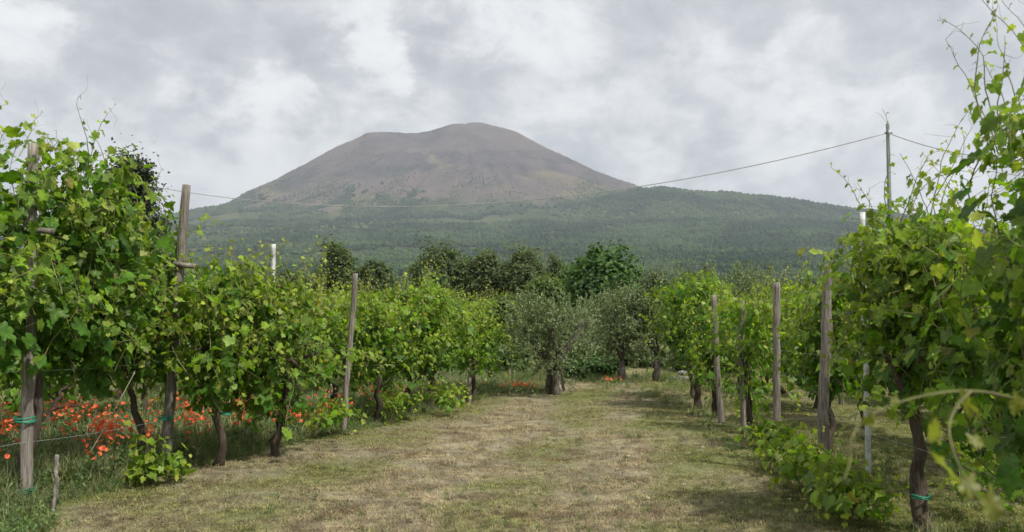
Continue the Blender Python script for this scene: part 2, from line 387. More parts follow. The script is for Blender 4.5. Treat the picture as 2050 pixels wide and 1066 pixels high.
m, n, out = material('volcano_slopes')
g = n.new('ShaderNodeNewGeometry'); pos = g.outputs['Position']
sx = n.new('ShaderNodeSeparateXYZ'); n.put(sx.inputs[0], pos); z = sx.outputs[2]; x = sx.outputs[0]
n1 = n.noise(pos, 0.0016, 6, 0.6, 0.6); n2 = n.noise(pos, 0.009, 6, 0.65, 0.3); n3 = n.noise(pos, 0.05, 4, 0.7)
rock = n.mix(n.ramp(n2, 0.3, 0.7), (0.043, 0.036, 0.043), (0.094, 0.077, 0.084))
rock = n.mix(n.ramp(n1, 0.42, 0.62, True, 0.0, 0.8), rock, (0.130, 0.098, 0.088))
ochre = n.mix(n.ramp(n2, 0.35, 0.65), (0.125, 0.105, 0.058), (0.185, 0.155, 0.080))
shrub = n.mix(n.ramp(n3, 0.35, 0.65), (0.020, 0.038, 0.020), (0.048, 0.066, 0.030))
grassy = n.mix(n.ramp(n2, 0.35, 0.65), (0.055, 0.078, 0.030), (0.125, 0.135, 0.055))
zz = n.math('ADD', z, n.math('MULTIPLY', n.math('SUBTRACT', n1, 0.5), 950.0))
zz = n.math('ADD', zz, n.math('MULTIPLY', n.math('SUBTRACT', n2, 0.5), 420.0))
oc = n.math('MULTIPLY', n.ramp(n.noise(n.vmath('ADD', pos, (900, 0, 300)), 0.0026, 6, 0.65, 0.8), 0.53, 0.64), n.ramp(z, 900, 760))
c = n.mix(n.math('MULTIPLY', oc, 0.8), rock, ochre)
gmask = n.math('MULTIPLY', n.ramp(zz, 680, 400), 1.0)
c = n.mix(n.math('MULTIPLY', gmask, n.ramp(n3, 0.25, 0.5, True, 0.55, 1.0)), c, n.mix(n.ramp(n1, 0.45, 0.6), shrub, grassy))
c = n.mix(n.ramp(zz, 430, 330), c, n.mix(n.ramp(n2, 0.40, 0.62), shrub, grassy))
p = n.new('ShaderNodeBsdfPrincipled'); n.put(p.inputs['Base Color'], c); p.inputs['Roughness'].default_value = 1.0; p.inputs['Specular IOR Level'].default_value = 0.0
b = n.new('ShaderNodeBump'); b.inputs['Strength'].default_value = 1.0; b.inputs['Distance'].default_value = 14.0; n.put(b.inputs['Height'], n.math('ADD', n3, n2)); n.l.new(b.outputs[0], p.inputs['Normal'])
n.l.new(p.outputs[0], out.inputs[0]); M['volcano'] = m
volcano = obj('volcano', mesh('volcano', V, T, M['volcano'], smooth=True)); tag(volcano, 'bare grey-brown volcano cone above wooded lower slopes', 'volcano', kind='structure')

# ---- the wood on the slopes, one far-off mass of trees
def crown_mesh(name, seed, flat=1.0, spiky=0.35):
    import bmesh
    bm = bmesh.new(); bmesh.ops.create_icosphere(bm, subdivisions=2, radius=1.0)
    r = np.random.default_rng(seed)
    ph = r.uniform(0, 6.28, 9)
    for v in bm.verts:
        p = v.co.normalized()
        d = 1 + spiky * (math.sin(5 * p.x + ph[0]) * math.sin(4 * p.y + ph[1]) + 0.6 * math.sin(9 * p.z + ph[2] + 4 * p.x) + 0.5 * r.uniform(-1, 1)) * 0.6
        v.co = Vector((p.x * d, p.y * d, p.z * d * flat))
        v.co.z += flat * 0.9
    me = bpy.data.meshes.new(name); bm.to_mesh(me); bm.free()
    me.materials.append(M['forest']); return me
m, n, out = material('far_forest')
oi = n.new('ShaderNodeObjectInfo'); g = n.new('ShaderNodeNewGeometry')
f1 = n.noise(g.outputs['Position'], 0.0038, 6, 0.68, 0.5); f2 = n.noise(g.outputs['Position'], 0.6, 3, 0.7)
c = n.mix(n.math('ADD', n.math('MULTIPLY', oi.outputs['Random'], 0.38), n.math('MULTIPLY', n.ramp(f1, 0.43, 0.58), 0.62)), (0.009, 0.026, 0.018), (0.068, 0.104, 0.042))
c = n.mix(1.0, c, n.ramp(f2, 0.3, 0.7, True, 0.65, 1.3), 'MULTIPLY')
p = n.new('ShaderNodeBsdfDiffuse'); n.put(p.inputs[0], c); n.l.new(p.outputs[0], out.inputs[0]); M['forest'] = m

def forest_points():
    r = np.random.default_rng(21)
    N = 260000
    y = np.sqrt(r.uniform(480 ** 2, 4700 ** 2, N)); y = np.where(r.random(N) < 0.30, np.sqrt(r.uniform(480 ** 2, 1700 ** 2, N)), y)
    x = r.uniform(-0.60, 0.62, N) * y
    z = land(x, y)
    big = fbm(x / 420 + 3, y / 420, 4); med = fbm(x / 120 + 9, y / 160 + 5, 3)
    big2 = fbm(x / 650 + 31, y / 650 + 8, 5, .6)
    dens = 0.66 + 1.0 * big + 1.1 * med
    hi = z + 150 * big + 190 * big2 + 120 * med
    dens = np.where(hi > 470, dens - 0.0042 * (hi - 470), dens)
    dens = np.maximum(dens, np.clip(big2 * 1.3 + med * .8 - .35, 0, .12) * np.clip((820 - z) / 200, 0, 1))     # scrub in patches on the cone
    wr = np.clip((x / y - .03) / .16, 0, 1); wr = wr * wr * (3 - 2 * wr)
    dens = dens + wr * np.clip((690 + 90 * med - z) / 120, 0, 1) * .75
    keep = r.random(N) < np.clip(dens, 0, 1)
    keep &= (z < 840)
    x, y, z, hi = x[keep], y[keep], z[keep], hi[keep]
    s = r.uniform(2.2, 4.6, len(x)) * np.where(hi > 520, 0.48, 1.0) * np.interp(y, [480, 900, 2500], [0.7, .95, 1.25])
    return np.stack([x, y, z - 0.6], -1), s, r
fp, fs, fr = forest_points()
crowns = [crown_mesh('forest_crown', 1, 1.15), crown_mesh('forest_crown', 2, 0.95), crown_mesh('forest_crown', 3, 1.5, 0.45), crown_mesh('forest_crown', 4, 0.8)]
fo = scatter('forest', fp, np.stack([fr.normal(0, 0.1, len(fp)), fr.normal(0, 0.1, len(fp)), fr.uniform(0, 6.28, len(fp))], -1), fs, fr.integers(0, 4, len(fp)), crowns)
tag(fo, 'dense green wood covering the lower slopes of the volcano', 'forest', kind='stuff')

# ---- the air between here and the volcano
hz = Soup(); x0, x1, y0, y1, z0, z1 = -6900, 6900, -950, 8600, -60, 1180
hz.add([(x0, y0, z0), (x1, y0, z0), (x1, y1, z0), (x0, y1, z0), (x0, y0, z1), (x1, y0, z1), (x1, y1, z1), (x0, y1, z1)],
       [(0, 2, 1), (0, 3, 2), (4, 5, 6), (4, 6, 7), (0, 1, 5), (0, 5, 4), (1, 2, 6), (1, 6, 5), (2, 3, 7), (2, 7, 6), (3, 0, 4), (3, 4, 7)])
m, n, out = material('pale_haze')
pv = n.new('ShaderNodeVolumePrincipled'); pv.inputs['Color'].default_value = (0.80, 0.90, 1.0, 1); pv.inputs['Density'].default_value = 0.000105; pv.inputs['Anisotropy'].default_value = 0.2
n.l.new(pv.outputs[0], out.inputs['Volume'])
haze = obj('haze', hz.build('haze', m, usecol=False)); tag(haze, 'pale blue haze veiling the distant slopes', 'haze', kind='stuff')

# ------------------------------------------------------------------ vines
HALF0 = [(0, 1.0), (.09, .84), (.155, .85), (.165, .70), (.26, .68), (.27, .57), (.38, .61), (.42, .52), (.56, .50), (.50, .36), (.55, .27), (.46, .215), (.41, .17), (.48, .08), (.45, -.06), (.36, -.10), (.28, -.22), (.14, -.20), (.05, -.08)]
HALF1 = [(0, 1), (.15, .78), (.29, .58), (.53, .50), (.46, .19), (.46, .0), (.2, -.2)]
HALF2 = [(0, 1), (.36, .62), (.56, .28), (.30, -.16)]
def leaf_template(half, ph):
    right = half; left = [(-x, y) for (x, y) in reversed(half[1:])]
    pts = right + [(0, 0.0)] + left
    pts = np.array(pts); ctr = np.array([[0, 0.27]])
    P = np.vstack([ctr, pts])
    dx = P[:, 0]; dy = P[:, 1] - 0.27; r = np.hypot(dx, dy); a = np.arctan2(dy, dx)
    z = -0.30 * r ** 2 + 0.22 * np.abs(dx) + 0.07 * np.sin(3 * a + ph) * (r > 0.05) + 0.04 * np.sin(7 * a + 2 * ph) * (r > 0.2)
    z[0] = 0.0
    k = len(pts); T = np.array([[0, 1 + (i + 1) % k, 1 + i] for i in range(k)])
    return np.stack([P[:, 0], P[:, 1], z], -1), T
LEAF = [[leaf_template(h, ph) for ph in (0.3, 1.9, 3.4, 5.0)] for h in (HALF0, HALF1, HALF2)]

MATURE = np.array([0.044, 0.112, 0.016]); MIDC = np.array([0.094, 0.190, 0.020]); YOUNG = np.array([0.215, 0.305, 0.032]); TIP = np.array([0.29, 0.31, 0.05])
def leaf_colour(age, rng, young=0.0):
    a = np.clip(age + young + .17, 0, 1.2)[:, None]
    odd = (rng.random((len(age), 1)) < .008)
    c = np.where(a < 0.4, MATURE + (MIDC - MATURE) * a / 0.4, np.where(a < 0.8, MIDC + (YOUNG - MIDC) * (a - 0.4) / 0.4, YOUNG + (TIP - YOUNG) * np.clip((a - 0.8) / 0.3, 0, 1)))
    c = np.where(odd, np.array([[.24, .24, .045]]), c)
    return c * rng.uniform(0.65, 1.35, (len(age), 1)) * rng.uniform(0.93, 1.07, (len(age), 3))

# a small set of single-leaf meshes shared by the leaves that stand as parts of their own
LEAF_MESH = {}
def leaf_mesh(ti, ci):
    if (ti, ci) not in LEAF_MESH:
        rg = np.random.default_rng(50 + ci)
        c = leaf_colour(np.array([ci / 6.0]), rg)[0]
        TV, TT = LEAF[0][ti]
        LEAF_MESH[(ti, ci)] = mesh('leaf', TV, TT, M['vine'], np.repeat(c[None], len(TV), 0), smooth=True)
    return LEAF_MESH[(ti, ci)]

def grow_vine(rng, height=2.2, bottom=0.8, half_len=0.7, half_thick=0.32, shoots=40, leaf=0.125, lod=1, rowdir=(0.29, 0.957), whips=3, head=None, young=0.0,
              trunk=True, trunk_r=0.04, droop=0.35, lean=(0, 0), hang=0.0, length=(0.7, 1.35), fill=0.6, topfun=None, whip_len=(0.5, 0.9)):
    """returns soups (trunk, shoots) and leaf arrays, all relative to the vine's foot"""
    rd = np.array([rowdir[0], rowdir[1], 0.0]); rd /= np.linalg.norm(rd); sd = np.array([rd[1], -rd[0], 0.0])
    wood = Soup(); green = Soup(); arms = []
    hz_ = head if head else bottom + 0.25
    lean3 = np.array([lean[0], lean[1], 0.0])
    if trunk:
        nseg = 11; ts = np.linspace(0, 1, nseg)
        wig = np.cumsum(rng.normal(0, 0.028, (nseg, 2)), axis=0); wig -= wig[0]
        P = np.stack([wig[:, 0] + lean[0] * ts, wig[:, 1] + lean[1] * ts, -0.03 + (hz_ + 0.03) * ts], -1)
        R = trunk_r * (1.25 - 0.45 * ts) * rng.uniform(0.85, 1.2, nseg); R[0] *= 1.35
        wood.tube(P, R, 9, rough=0.16, rng=rng)
        top = P[-1]
        for sg in (-1, 1):
            m_ = 7; tt = np.linspace(0, 1, m_)
            A = top[None] + rd[None] * (sg * half_len * 0.85 * tt)[:, None] + np.stack([rng.normal(0, .018, m_), rng.normal(0, .018, m_), 0.12 * np.sin(tt * 2) + rng.normal(0, .012, m_)], -1)
            A[0] = top
            ar = Soup(); ar.tube(A, trunk_r * (0.75 - 0.42 * tt), 7, rough=0.15, rng=rng); arms.append(ar)
        for q in range(3):                 # loose old spurs
            b0 = P[rng.integers(5, nseg - 1)]; e = b0 + rng.normal(0, 0.12, 3) + np.array([0, 0, 0.25])
            wood.tube(np.array([b0, (b0 + e) / 2 + rng.normal(0, .03, 3), e]), [0.016, 0.012, 0.008], 5, rng=rng)
    LPos, LOut, LSize, LAge, LDir, LPet = [], [], [], [], [], []
    def shoot(p0, d, nn, step, grav, kind, base_size):
        p = np.array(p0, float); d = np.array(d, float); d /= np.linalg.norm(d)
        pts = [p.copy()]; side = 1 if rng.random() < .5 else -1
        for i_ in range(nn):
            f = i_ / nn
            d = d + rng.normal(0, 0.13, 3) + np.array([0, 0, 1]) * (0.10 * (1 - f) - grav * f)
            off = float((p - lean3) @ sd)
            if kind == 'in':
                if abs(off) > half_thick: d -= sd * np.sign(off) * 0.22
                u = float((p - lean3) @ rd)
                if abs(u) > half_len: d -= rd * np.sign(u) * 0.2
                lim = height if topfun is None else topfun(p)
                if p[2] > lim - 0.1: d[2] -= 0.45
            d /= np.linalg.norm(d); p = p + d * step
            if p[2] < 0.05: break
            pts.append(p.copy())
            sp = np.cross(d, np.array([0, 0, 1.0]) + rng.normal(0, .5, 3)); sp /= np.linalg.norm(sp) + 1e-9
            side = -side
            if kind == 'whip' and rng.random() < 0.22: continue
            size = base_size * (1 - (0.60 if kind == 'in' else 0.72) * f ** 1.3) * rng.uniform(0.5, 1.25)
            if p[2] < bottom - 0.05 and rng.random() > hang and kind == 'in': continue
            pet = sp * side * rng.uniform(.5, 1.0) * (0.07 + 0.03 * rng.random()) * size / 0.12 + np.array([0, 0, 0.02])
            LPos.append(p + pet); LPet.append(p.copy()); LOut.append(sp * side); LSize.append(size); LAge.append(0.85 * f ** 1.4 + (0.25 if kind == 'whip' else 0)); LDir.append(d.copy())
            if rng.random() < fill and kind == 'in':
                q = p + rng.normal(0, 0.085, 3)
                LPos.append(q); LPet.append(p.copy()); LOut.append(unit(rng.normal(0, 1, 3))); LSize.append(size * rng.uniform(.55, .95)); LAge.append(0.15 + 0.6 * f); LDir.append(d.copy())
        pts = np.array(pts)
        if len(pts) > 2:
            q = pts if lod == 0 else pts[::2]
            if len(q) > 2: green.tube(q, np.linspace(0.0052, 0.0016, len(q)) * (1.0 if lod < 2 else 1.3), 4 if lod == 0 else 3, cap=False, rng=rng)
            if lod < 2:
                for k_ in range(3 if kind == 'whip' else 1):     # tendrils
                    if rng.random() < 0.6:
                        b0 = pts[rng.integers(len(pts) // 2, len(pts))]; L = rng.uniform(.08, .22); t_ = np.linspace(0, 1, 7)
                        e = unit(rng.normal(0, 1, 3) + np.array([0, 0, .5]) + d); s2 = unit(np.cross(e, rng.normal(0, 1, 3)))
                        green.tube(b0[None] + e[None] * (L * t_)[:, None] + s2[None] * (L * .35 * t_ ** 2 * np.sin(5 * t_))[:, None], np.linspace(.0016, .0008, 7), 3, cap=False, rng=rng)
    for s_ in range(shoots):
        u = rng.uniform(-half_len, half_len)
        hloc = height if topfun is None else topfun(lean3 + rd * u)
        z_ = bottom + 0.08 + (max(hloc, bottom + .3) - bottom - 0.25) * rng.random() ** 1.25 * 0.85
        p0 = lean3 + rd * u + sd * rng.normal(0, half_thick * 0.45) + np.array([0, 0, z_])
        d = np.array([0, 0, rng.uniform(0.5, 1.3)]) + sd * rng.normal(0, 0.5) + rd * rng.normal(0, 0.35)
        L = rng.uniform(*length); step = 0.07
        shoot(p0, d, max(5, int(L / step)), step, droop * rng.uniform(0.1, 1.6), 'in', leaf * rng.uniform(.85, 1.15))
    for s_ in range(whips):
        u = rng.uniform(-half_len, half_len) * .9
        hloc = height if topfun is None else topfun(lean3 + rd * u)
        p0 = lean3 + rd * u + sd * rng.normal(0, half_thick * .4) + np.array([0, 0, hloc - 0.2])
        d = np.array([0, 0, 1.0]) + sd * rng.normal(0, .28) + rd * rng.normal(0, .28)
        shoot(p0, d, int(rng.uniform(*whip_len) / .065), .065, rng.uniform(0.02, 0.22), 'whip', leaf * .62)
    P = np.array(LPos); out_ = np.array(LOut); S = np.array(LSize); age = np.array(LAge); PET = np.array(LPet)
    n_ = len(P)
    side_sign = np.sign((P - lean3) @ sd)
    N = unit(out_ * 0.55 + sd[None] * (side_sign * rng.uniform(.1, 1.0, n_))[:, None] + np.array([0, 0, 1.0])[None] * rng.uniform(0.05, 1.0, n_)[:, None] + rng.normal(0, .33, (n_, 3)))
    D = out_ * .8 + np.array([0, 0, -1.0])[None] * rng.uniform(.2, 1.2, n_)[:, None] + rng.normal(0, .35, (n_, 3))
    D = unit(D - N * np.sum(D * N, 1, keepdims=True)); X = np.cross(D, N)
    X = X * rng.uniform(.72, 1.08, (n_, 1))
    C = leaf_colour(age, rng, young)
    return dict(arms=arms, wood=wood if trunk else None, green=green, P=P, PET=PET, X=X, Y=D, Z=N, S=S, zs=rng.uniform(-0.4, 1.7, n_), age=np.clip(age + young, 0, 1), C=C, t=rng.integers(0, 4, n_))

def vine_object(name, foot, v, lod, label, cat='vine', group=None, single=0, foliage='foliage'):
    """a vine thing: trunk, shoots, the mass of its foliage, and the leaves one can pick apart"""
    root = empty(name, foot); tag(root, label, cat, group)
    if v['wood'] is not None:
        tk = obj('trunk', v['wood'].build('trunk', M['bark'], usecol=False, smooth=True), root)
        for ar in v['arms']: obj('cordon_arm', ar.build('cordon_arm', M['bark'], usecol=False, smooth=True), tk)
    keep = np.ones(len(v['P']), bool)
    if single:
        W = v['P'] + np.array(foot)[None]
        toc = np.array([0, 0, CAMZ]) - W; dist = np.linalg.norm(toc, axis=1); toc /= dist[:, None]
        cen = W.mean(0); depth = (W - cen) @ unit(np.array([0, 0, CAMZ]) - cen)
        u = W[:, 0] / W[:, 1] * F + CX; vv = HOR - (W[:, 2] - CAMZ) / W[:, 1] * F
        inside = (u > -20) & (u < 2070) & (vv > -20) & (vv < 1090) & (W[:, 1] > 1)
        facing = np.abs(np.sum(v['Z'] * toc, 1))
        score = np.where(inside, v['S'] / dist * (0.4 + facing) * np.exp(depth * 1.3), -1)
        idx = np.argsort(-score)[:single]; idx = idx[score[idx] > 0]
        for q in idx:
            o = bpy.data.objects.new('leaf', leaf_mesh(int(v['t'][q]), int(min(6, round(v['age'][q] * 6 + RNG.normal(0, .5)))) if v['age'][q] > 0 else 0)); COL.objects.link(o)
            o.parent = root
            mt = Matrix.Identity(4)
            for r_ in range(3):
                mt[r_][0] = v['X'][q][r_] * v['S'][q]; mt[r_][1] = v['Y'][q][r_] * v['S'][q]; mt[r_][2] = v['Z'][q][r_] * v['S'][q] * max(0.25, v['zs'][q]); mt[r_][3] = v['P'][q][r_]
            o.matrix_local = mt
        keep[idx] = False
    if lod == 0:                            # leaf stalks
        for q in range(len(v['P'])):
            a0, b0 = v['PET'][q], v['P'][q]
            dd = unit((b0 - a0)[None])[0]; s1 = unit(np.cross(dd, [0.3, .2, .9])[None])[0] * .0016; s2 = np.cross(dd, s1)
            v['green'].add([a0 + s1, a0 - s1 * .5 + s2, a0 - s1 * .5 - s2, b0 + s1, b0 - s1 * .5 + s2, b0 - s1 * .5 - s2], [(0, 1, 4), (0, 4, 3), (1, 2, 5), (1, 5, 4), (2, 0, 3), (2, 3, 5)])
    tag(obj('shoots', v['green'].build('shoots', M['cane'], usecol=False), root), kind='stuff')
    so = Soup()
    for t_ in range(4):
        s_ = keep & (v['t'] == t_)
        TV, TT = LEAF[lod][t_]
        stamp(so, TV, TT, v['P'][s_], v['X'][s_], v['Y'][s_], v['Z'][s_], v['S'][s_], v['zs'][s_], v['C'][s_])
    tag(obj(foliage, so.build(foliage, M['vine'], smooth=True), root), kind='stuff')
    return root

def foot(px, py): 
    p = gnd(px, py); return (p.x, p.y, gz1(p.x, p.y))

seed = [100]
def rg():
    seed[0] += 1; return np.random.default_rng(seed[0])

LDIR = (0.29, 0.957)
# --- left row, nearest first (foot pixel in the photograph, shape, label)
L = [
    ((40, 1003), dict(height=3.15, bottom=.98, half_len=1.05, half_thick=.45, shoots=145, hang=.25, leaf=.138, lod=0, whips=10, head=2.0, trunk_r=.045, lean=(.0, .05), length=(.7, 1.3), whip_len=(.4, .8)), 300,
     'tall dense grapevine climbing the thick grey post by poppies, trunk tied with green twine'),
    ((305, 938), dict(height=2.68, bottom=.68, half_len=.85, half_thick=.42, shoots=135, leaf=.132, lod=0, whips=8, head=1.5, trunk_r=.035, lean=(-.30, -.45), length=(.7, 1.3), hang=.4, whip_len=(.5, .9)), 280,
     'tall bushy grapevine leaning on the tilted grey post, thin double trunk'),
    ((437, 938), dict(height=1.95, bottom=.5, half_len=.52, half_thick=.36, shoots=72, leaf=.122, lod=0, whips=16, head=1.1, trunk_r=.04, lean=(.12, .02), hang=.5, young=.12), 200,
     'grapevine with crooked knobbly trunk and one green tie, poppies behind it'),
    ((553, 922), dict(height=1.88, bottom=.28, half_len=.52, half_thick=.36, shoots=74, leaf=.12, lod=0, whips=16, head=1.0, trunk_r=.04, hang=.6, young=.12), 200,
     'grapevine with straight dark trunk and leaves hanging low over poppies'),
    ((650, 858), dict(height=1.85, bottom=.45, half_len=.8, half_thick=.36, shoots=74, leaf=.115, lod=1, whips=16, head=.95, hang=.5, young=.06), 0,
     'grapevine bushing out around the slim brown post in mid row'),
    ((752, 846), dict(height=1.80, bottom=.40, half_len=.8, half_thick=.38, shoots=74, leaf=.115, lod=1, whips=14, head=.9, hang=.5, young=.14), 0,
     'light green low grapevine just past the slim brown post'),
    ((824, 828), dict(height=2.05, bottom=.48, half_len=.75, half_thick=.42, shoots=76, leaf=.118, lod=1, whips=13, head=.95, trunk_r=.05, hang=.3, young=.1), 0,
     'full grapevine with pale forked trunk near the end of the row'),
    ((860, 818), dict(height=2.15, bottom=.5, half_len=.75, half_thick=.45, shoots=78, leaf=.118, lod=1, whips=13, head=1.0, trunk_r=.055, hang=.3, young=.08), 0,
     'full grapevine with dark upright trunk, leafy sucker at its foot'),
    ((946, 800), dict(height=1.75, bottom=.35, half_len=.8, half_thick=.50, shoots=80, leaf=.118, lod=1, whips=11, head=.8, hang=.6, young=.12), 0,
     'rounded grapevine ending the left row before the olive tree'),
]
for (pp, kw, single, label) in L:
    lod = kw.pop('lod'); f_ = foot(*pp)
    v = grow_vine(rg(), lod=lod, rowdir=LDIR, **kw)
    vine_object('grapevine', f_, v, lod, label, group='vines of the left row', single=single)

# --- right row
RDIR = (0.05, 1.0)
R = [
    ((3.02, 5.15), dict(height=2.8, bottom=.5, half_len=.8, half_thick=.36, shoots=98, leaf=.13, lod=0, young=.1, whips=16, head=1.3, trunk_r=.05, hang=.45, length=(.8, 1.5), whip_len=(.5, 1.0)), 300,
     'tallest dark dense grapevine filling the edge of the lane, shoots high against the sky'),
    (foot(1843, 1062)[:2], dict(height=2.25, bottom=.78, half_len=.6, half_thick=.36, shoots=96, leaf=.122, lod=0, whips=16, lean=(.02, .0), head=1.2, trunk_r=.05, hang=.2, young=.14, whip_len=(.6, 1.25)), 280,
     'big grapevine with straight black trunk standing in front, long wispy shoots on top'),
    ((4.1, 8.55), dict(height=2.25, bottom=.8, half_len=.8, half_thick=.42, shoots=80, leaf=.135, lod=1, whips=4, head=1.2, hang=.2), 0,
     'shaded grapevine behind the big black-trunked vine'),
    ((3.62, 10.9), dict(height=1.95, bottom=.45, half_len=.42, half_thick=.24, shoots=46, leaf=.125, lod=0, whips=5, head=1.0, hang=.6, young=.05), 150,
     'narrow hanging grapevine between the two tallest grey posts'),
    ((3.25, 12.9), dict(height=1.75, bottom=.22, half_len=.55, half_thick=.28, shoots=38, leaf=.115, lod=1, whips=3, head=.95, hang=.9, young=.12), 0,
     'low yellow-green grapevine trailing to the ground before the plain grey post'),
    ((3.22, 14.9), dict(height=1.9, bottom=.3, half_len=.55, half_thick=.36, shoots=44, leaf=.115, lod=1, whips=3, head=.95, hang=.7, young=.1), 0,
     'grapevine wrapped round the short leaning post'),
    ((3.27, 16.8), dict(height=2.25, bottom=.65, half_len=.7, half_thick=.55, shoots=90, leaf=.13, lod=1, whips=5, head=1.0, trunk_r=.06, hang=.35), 0,
     'dark rounded grapevine with thick trunk at the far end of the right row'),
    ((3.6, 18.6), dict(height=2.3, bottom=.8, half_len=.7, half_thick=.5, shoots=70, leaf=.118, lod=1, whips=11, head=1.0, hang=.2), 0,
     'grapevine half hidden behind the dark rounded one beside the grey olive'),
]
for (pp, kw, single, label) in R:
    lod = kw.pop('lod'); f_ = (pp[0], pp[1], gz1(*pp))
    v = grow_vine(rg(), lod=lod, rowdir=RDIR, **kw)
    vine_object('grapevine', f_, v, lod, label, group='vines of the right row', single=single)

# --- rows further back: a few grown patterns, repeated
proto = []
for q in range(5):
    kw = dict(height=[2.1, 1.95, 2.2, 2.0, 1.9][q], bottom=[.35, .25, .4, .2, .25][q], half_len=1.0, half_thick=.5, shoots=84, leaf=.13, whips=15, hang=.8, young=[.1, .18, .06, .2, .14][q])
    proto.append(grow_vine(rg(), lod=2, rowdir=(0, 1), **kw))
proto_obj = [None] * 5
def back_vine(x, y, rz, q, scale, label, group):
    if proto_obj[q] is None:
        o = vine_object('grapevine', (x, y, gz1(x, y)), proto[q], 2, label, group=group); proto_obj[q] = o
    else:
        o = copy_tree(proto_obj[q]); o.location = (x, y, gz1(x, y)); tag(o, label, 'vine', group)
    o.rotation_euler = (0, 0, rz); o.scale = (1, 1, scale)
r = rg()
ang_l = -math.atan2(LDIR[0], LDIR[1])
def flip(): return math.pi if r.random() < .5 else 0.0
for q, (x, y) in enumerate([(-6.75, 10.6), (-6.1, 12.4), (-5.55, 14.1), (-5.0, 15.9), (-4.4, 17.7), (-3.85, 19.4), (-3.3, 21.1), (-2.7, 22.9), (-2.1, 24.6)]):
    back_vine(x + r.normal(0, .08), y, ang_l + flip(), int(r.integers(0, 5)), 1.12 if q < 3 else 1.0, 'leafy grapevine in the second row, behind the left row and its poppies', 'vines of the second left row')
for q in range(9):
    back_vine(-9.2 + .57 * q + r.normal(0, .08), 13.0 + 1.8 * q, ang_l + flip(), int(r.integers(0, 5)), r.uniform(.95, 1.12), 'leafy grapevine in the third row from the lane on the poppy side', 'vines of the third left row')
for row in range(5):
    for q in range(7):
        back_vine(-9.5 - row * 1.0 + (.58 * q) + r.normal(0, .1) + row * 3.2, 22 + 1.8 * q + row * 4.0, ang_l + flip(), int(r.integers(0, 5)), r.uniform(.9, 1.1), 'pale green grapevine in the far field before the dark trees', 'vines of the far field')
for q, (x, y) in enumerate([(5.3, 8.2), (5.25, 10.6), (4.95, 13.4), (5.2, 16.2), (5.55, 19.2), (5.9, 22.0)]):
    back_vine(x, y, -.05 + flip(), int(r.integers(0, 5)), r.uniform(.95, 1.08), 'grapevine in the second row behind the grey posts', 'vines of the second right row')
for q, (x, y) in enumerate([(7.3, 11.5), (7.2, 14.0), (7.4, 16.8), (7.7, 19.6), (8.0, 22.4), (9.4, 15), (9.8, 18), (10.2, 21), (10.6, 24), (8.3, 26), (6.4, 26)]):
    back_vine(x, y, -.05 + flip(), int(r.integers(0, 5)), r.uniform(.95, 1.08), 'grapevine deep in the rows behind the big black-trunked vine', 'vines of the far right rows')

# --- leafy suckers sprawling near the ground
SUCK = [((1500, 848), .30, 'leafy vine sucker trailing below the plain grey post'), ((1530, 905), .28, 'leafy vine sucker sprawling on the lane edge before the plain grey post'),
        ((1585, 955), .26, 'leafy vine sucker creeping over the grass towards the knotty post'), ((1650, 1008), .34, 'bushy vine sucker at the foot of the knotty grey post'),
        ((1560, 932), .26, 'leafy vine sucker midway between the plain post and the knotty post'), ((1612, 985), .28, 'leafy vine sucker just before the knotty grey post'), ((1690, 1035), .34, 'leafy vine sucker sprawling forward of the knotty post'), ((1720, 1062), .30, 'small vine sucker in front of the knotty grey post'), ((318, 972), .15, 'small leafy weed bush at the foot of the tilted post'),
        ((672, 880), .40, 'sprawling leafy bush at the foot of the slim brown post'), ((800, 842), .42, 'leafy bush beside the pale forked vine trunk'),
        ((893, 830), .50, 'bright leafy sucker rising by the dark upright vine trunk'), ((1990, 1052), .62, 'leafy dark sucker under the tallest dark grapevine')]
for (pp, h, label) in SUCK:
    f_ = foot(*pp); sc_ = h
    v = grow_vine(rg(), height=h, bottom=0.03, half_len=h * .85, half_thick=h * .5, shoots=22, leaf=.105, lod=1, rowdir=RDIR if pp[0] > 1200 else LDIR, whips=1, trunk=False, hang=1.0, young=.28, length=(.25, .7), droop=.5, fill=.4, whip_len=(.15, .3))
    vine_object('vine_sucker', f_, v, 1, label, cat='vine sucker', group='leafy suckers near the ground')

# ------------------------------------------------------------------ posts
def post_mesh(h, r0, r1, lean, rng, knots=2, sides=12, bend=0.012):
    s = Soup(); n_ = 26; t = np.linspace(0, 1, n_)
    w1 = np.cumsum(rng.normal(0, bend * .35, n_)); w2 = np.cumsum(rng.normal(0, bend * .35, n_))
    P = np.stack([lean[0] * t + w1 - w1[0], lean[1] * t + w2 - w2[0], -0.05 + (h + .05) * t], -1)
    R = (r0 + (r1 - r0) * t) * (1 + rng.normal(0, .02, n_))
    for k_ in range(knots):
        c = rng.uniform(.2, .85); R = R * (1 + .12 * np.exp(-((t - c) / .02) ** 2))
    s.tube(P, R, sides, rough=.035, rng=rng)
    return s, P
def band(s, c, r, wid=.012, turns=3, rng=RNG):
    for q in range(turns):
        a = np.linspace(0, 2 * math.pi, 15); z = c[2] + (q - (turns - 1) / 2) * wid * 1.2 + rng.normal(0, .003)
        s.tube(np.stack([c[0] + np.cos(a) * r, c[1] + np.sin(a) * r, z + .006 * np.sin(a * 2 + q)], -1), wid * .5, 5, cap=False)
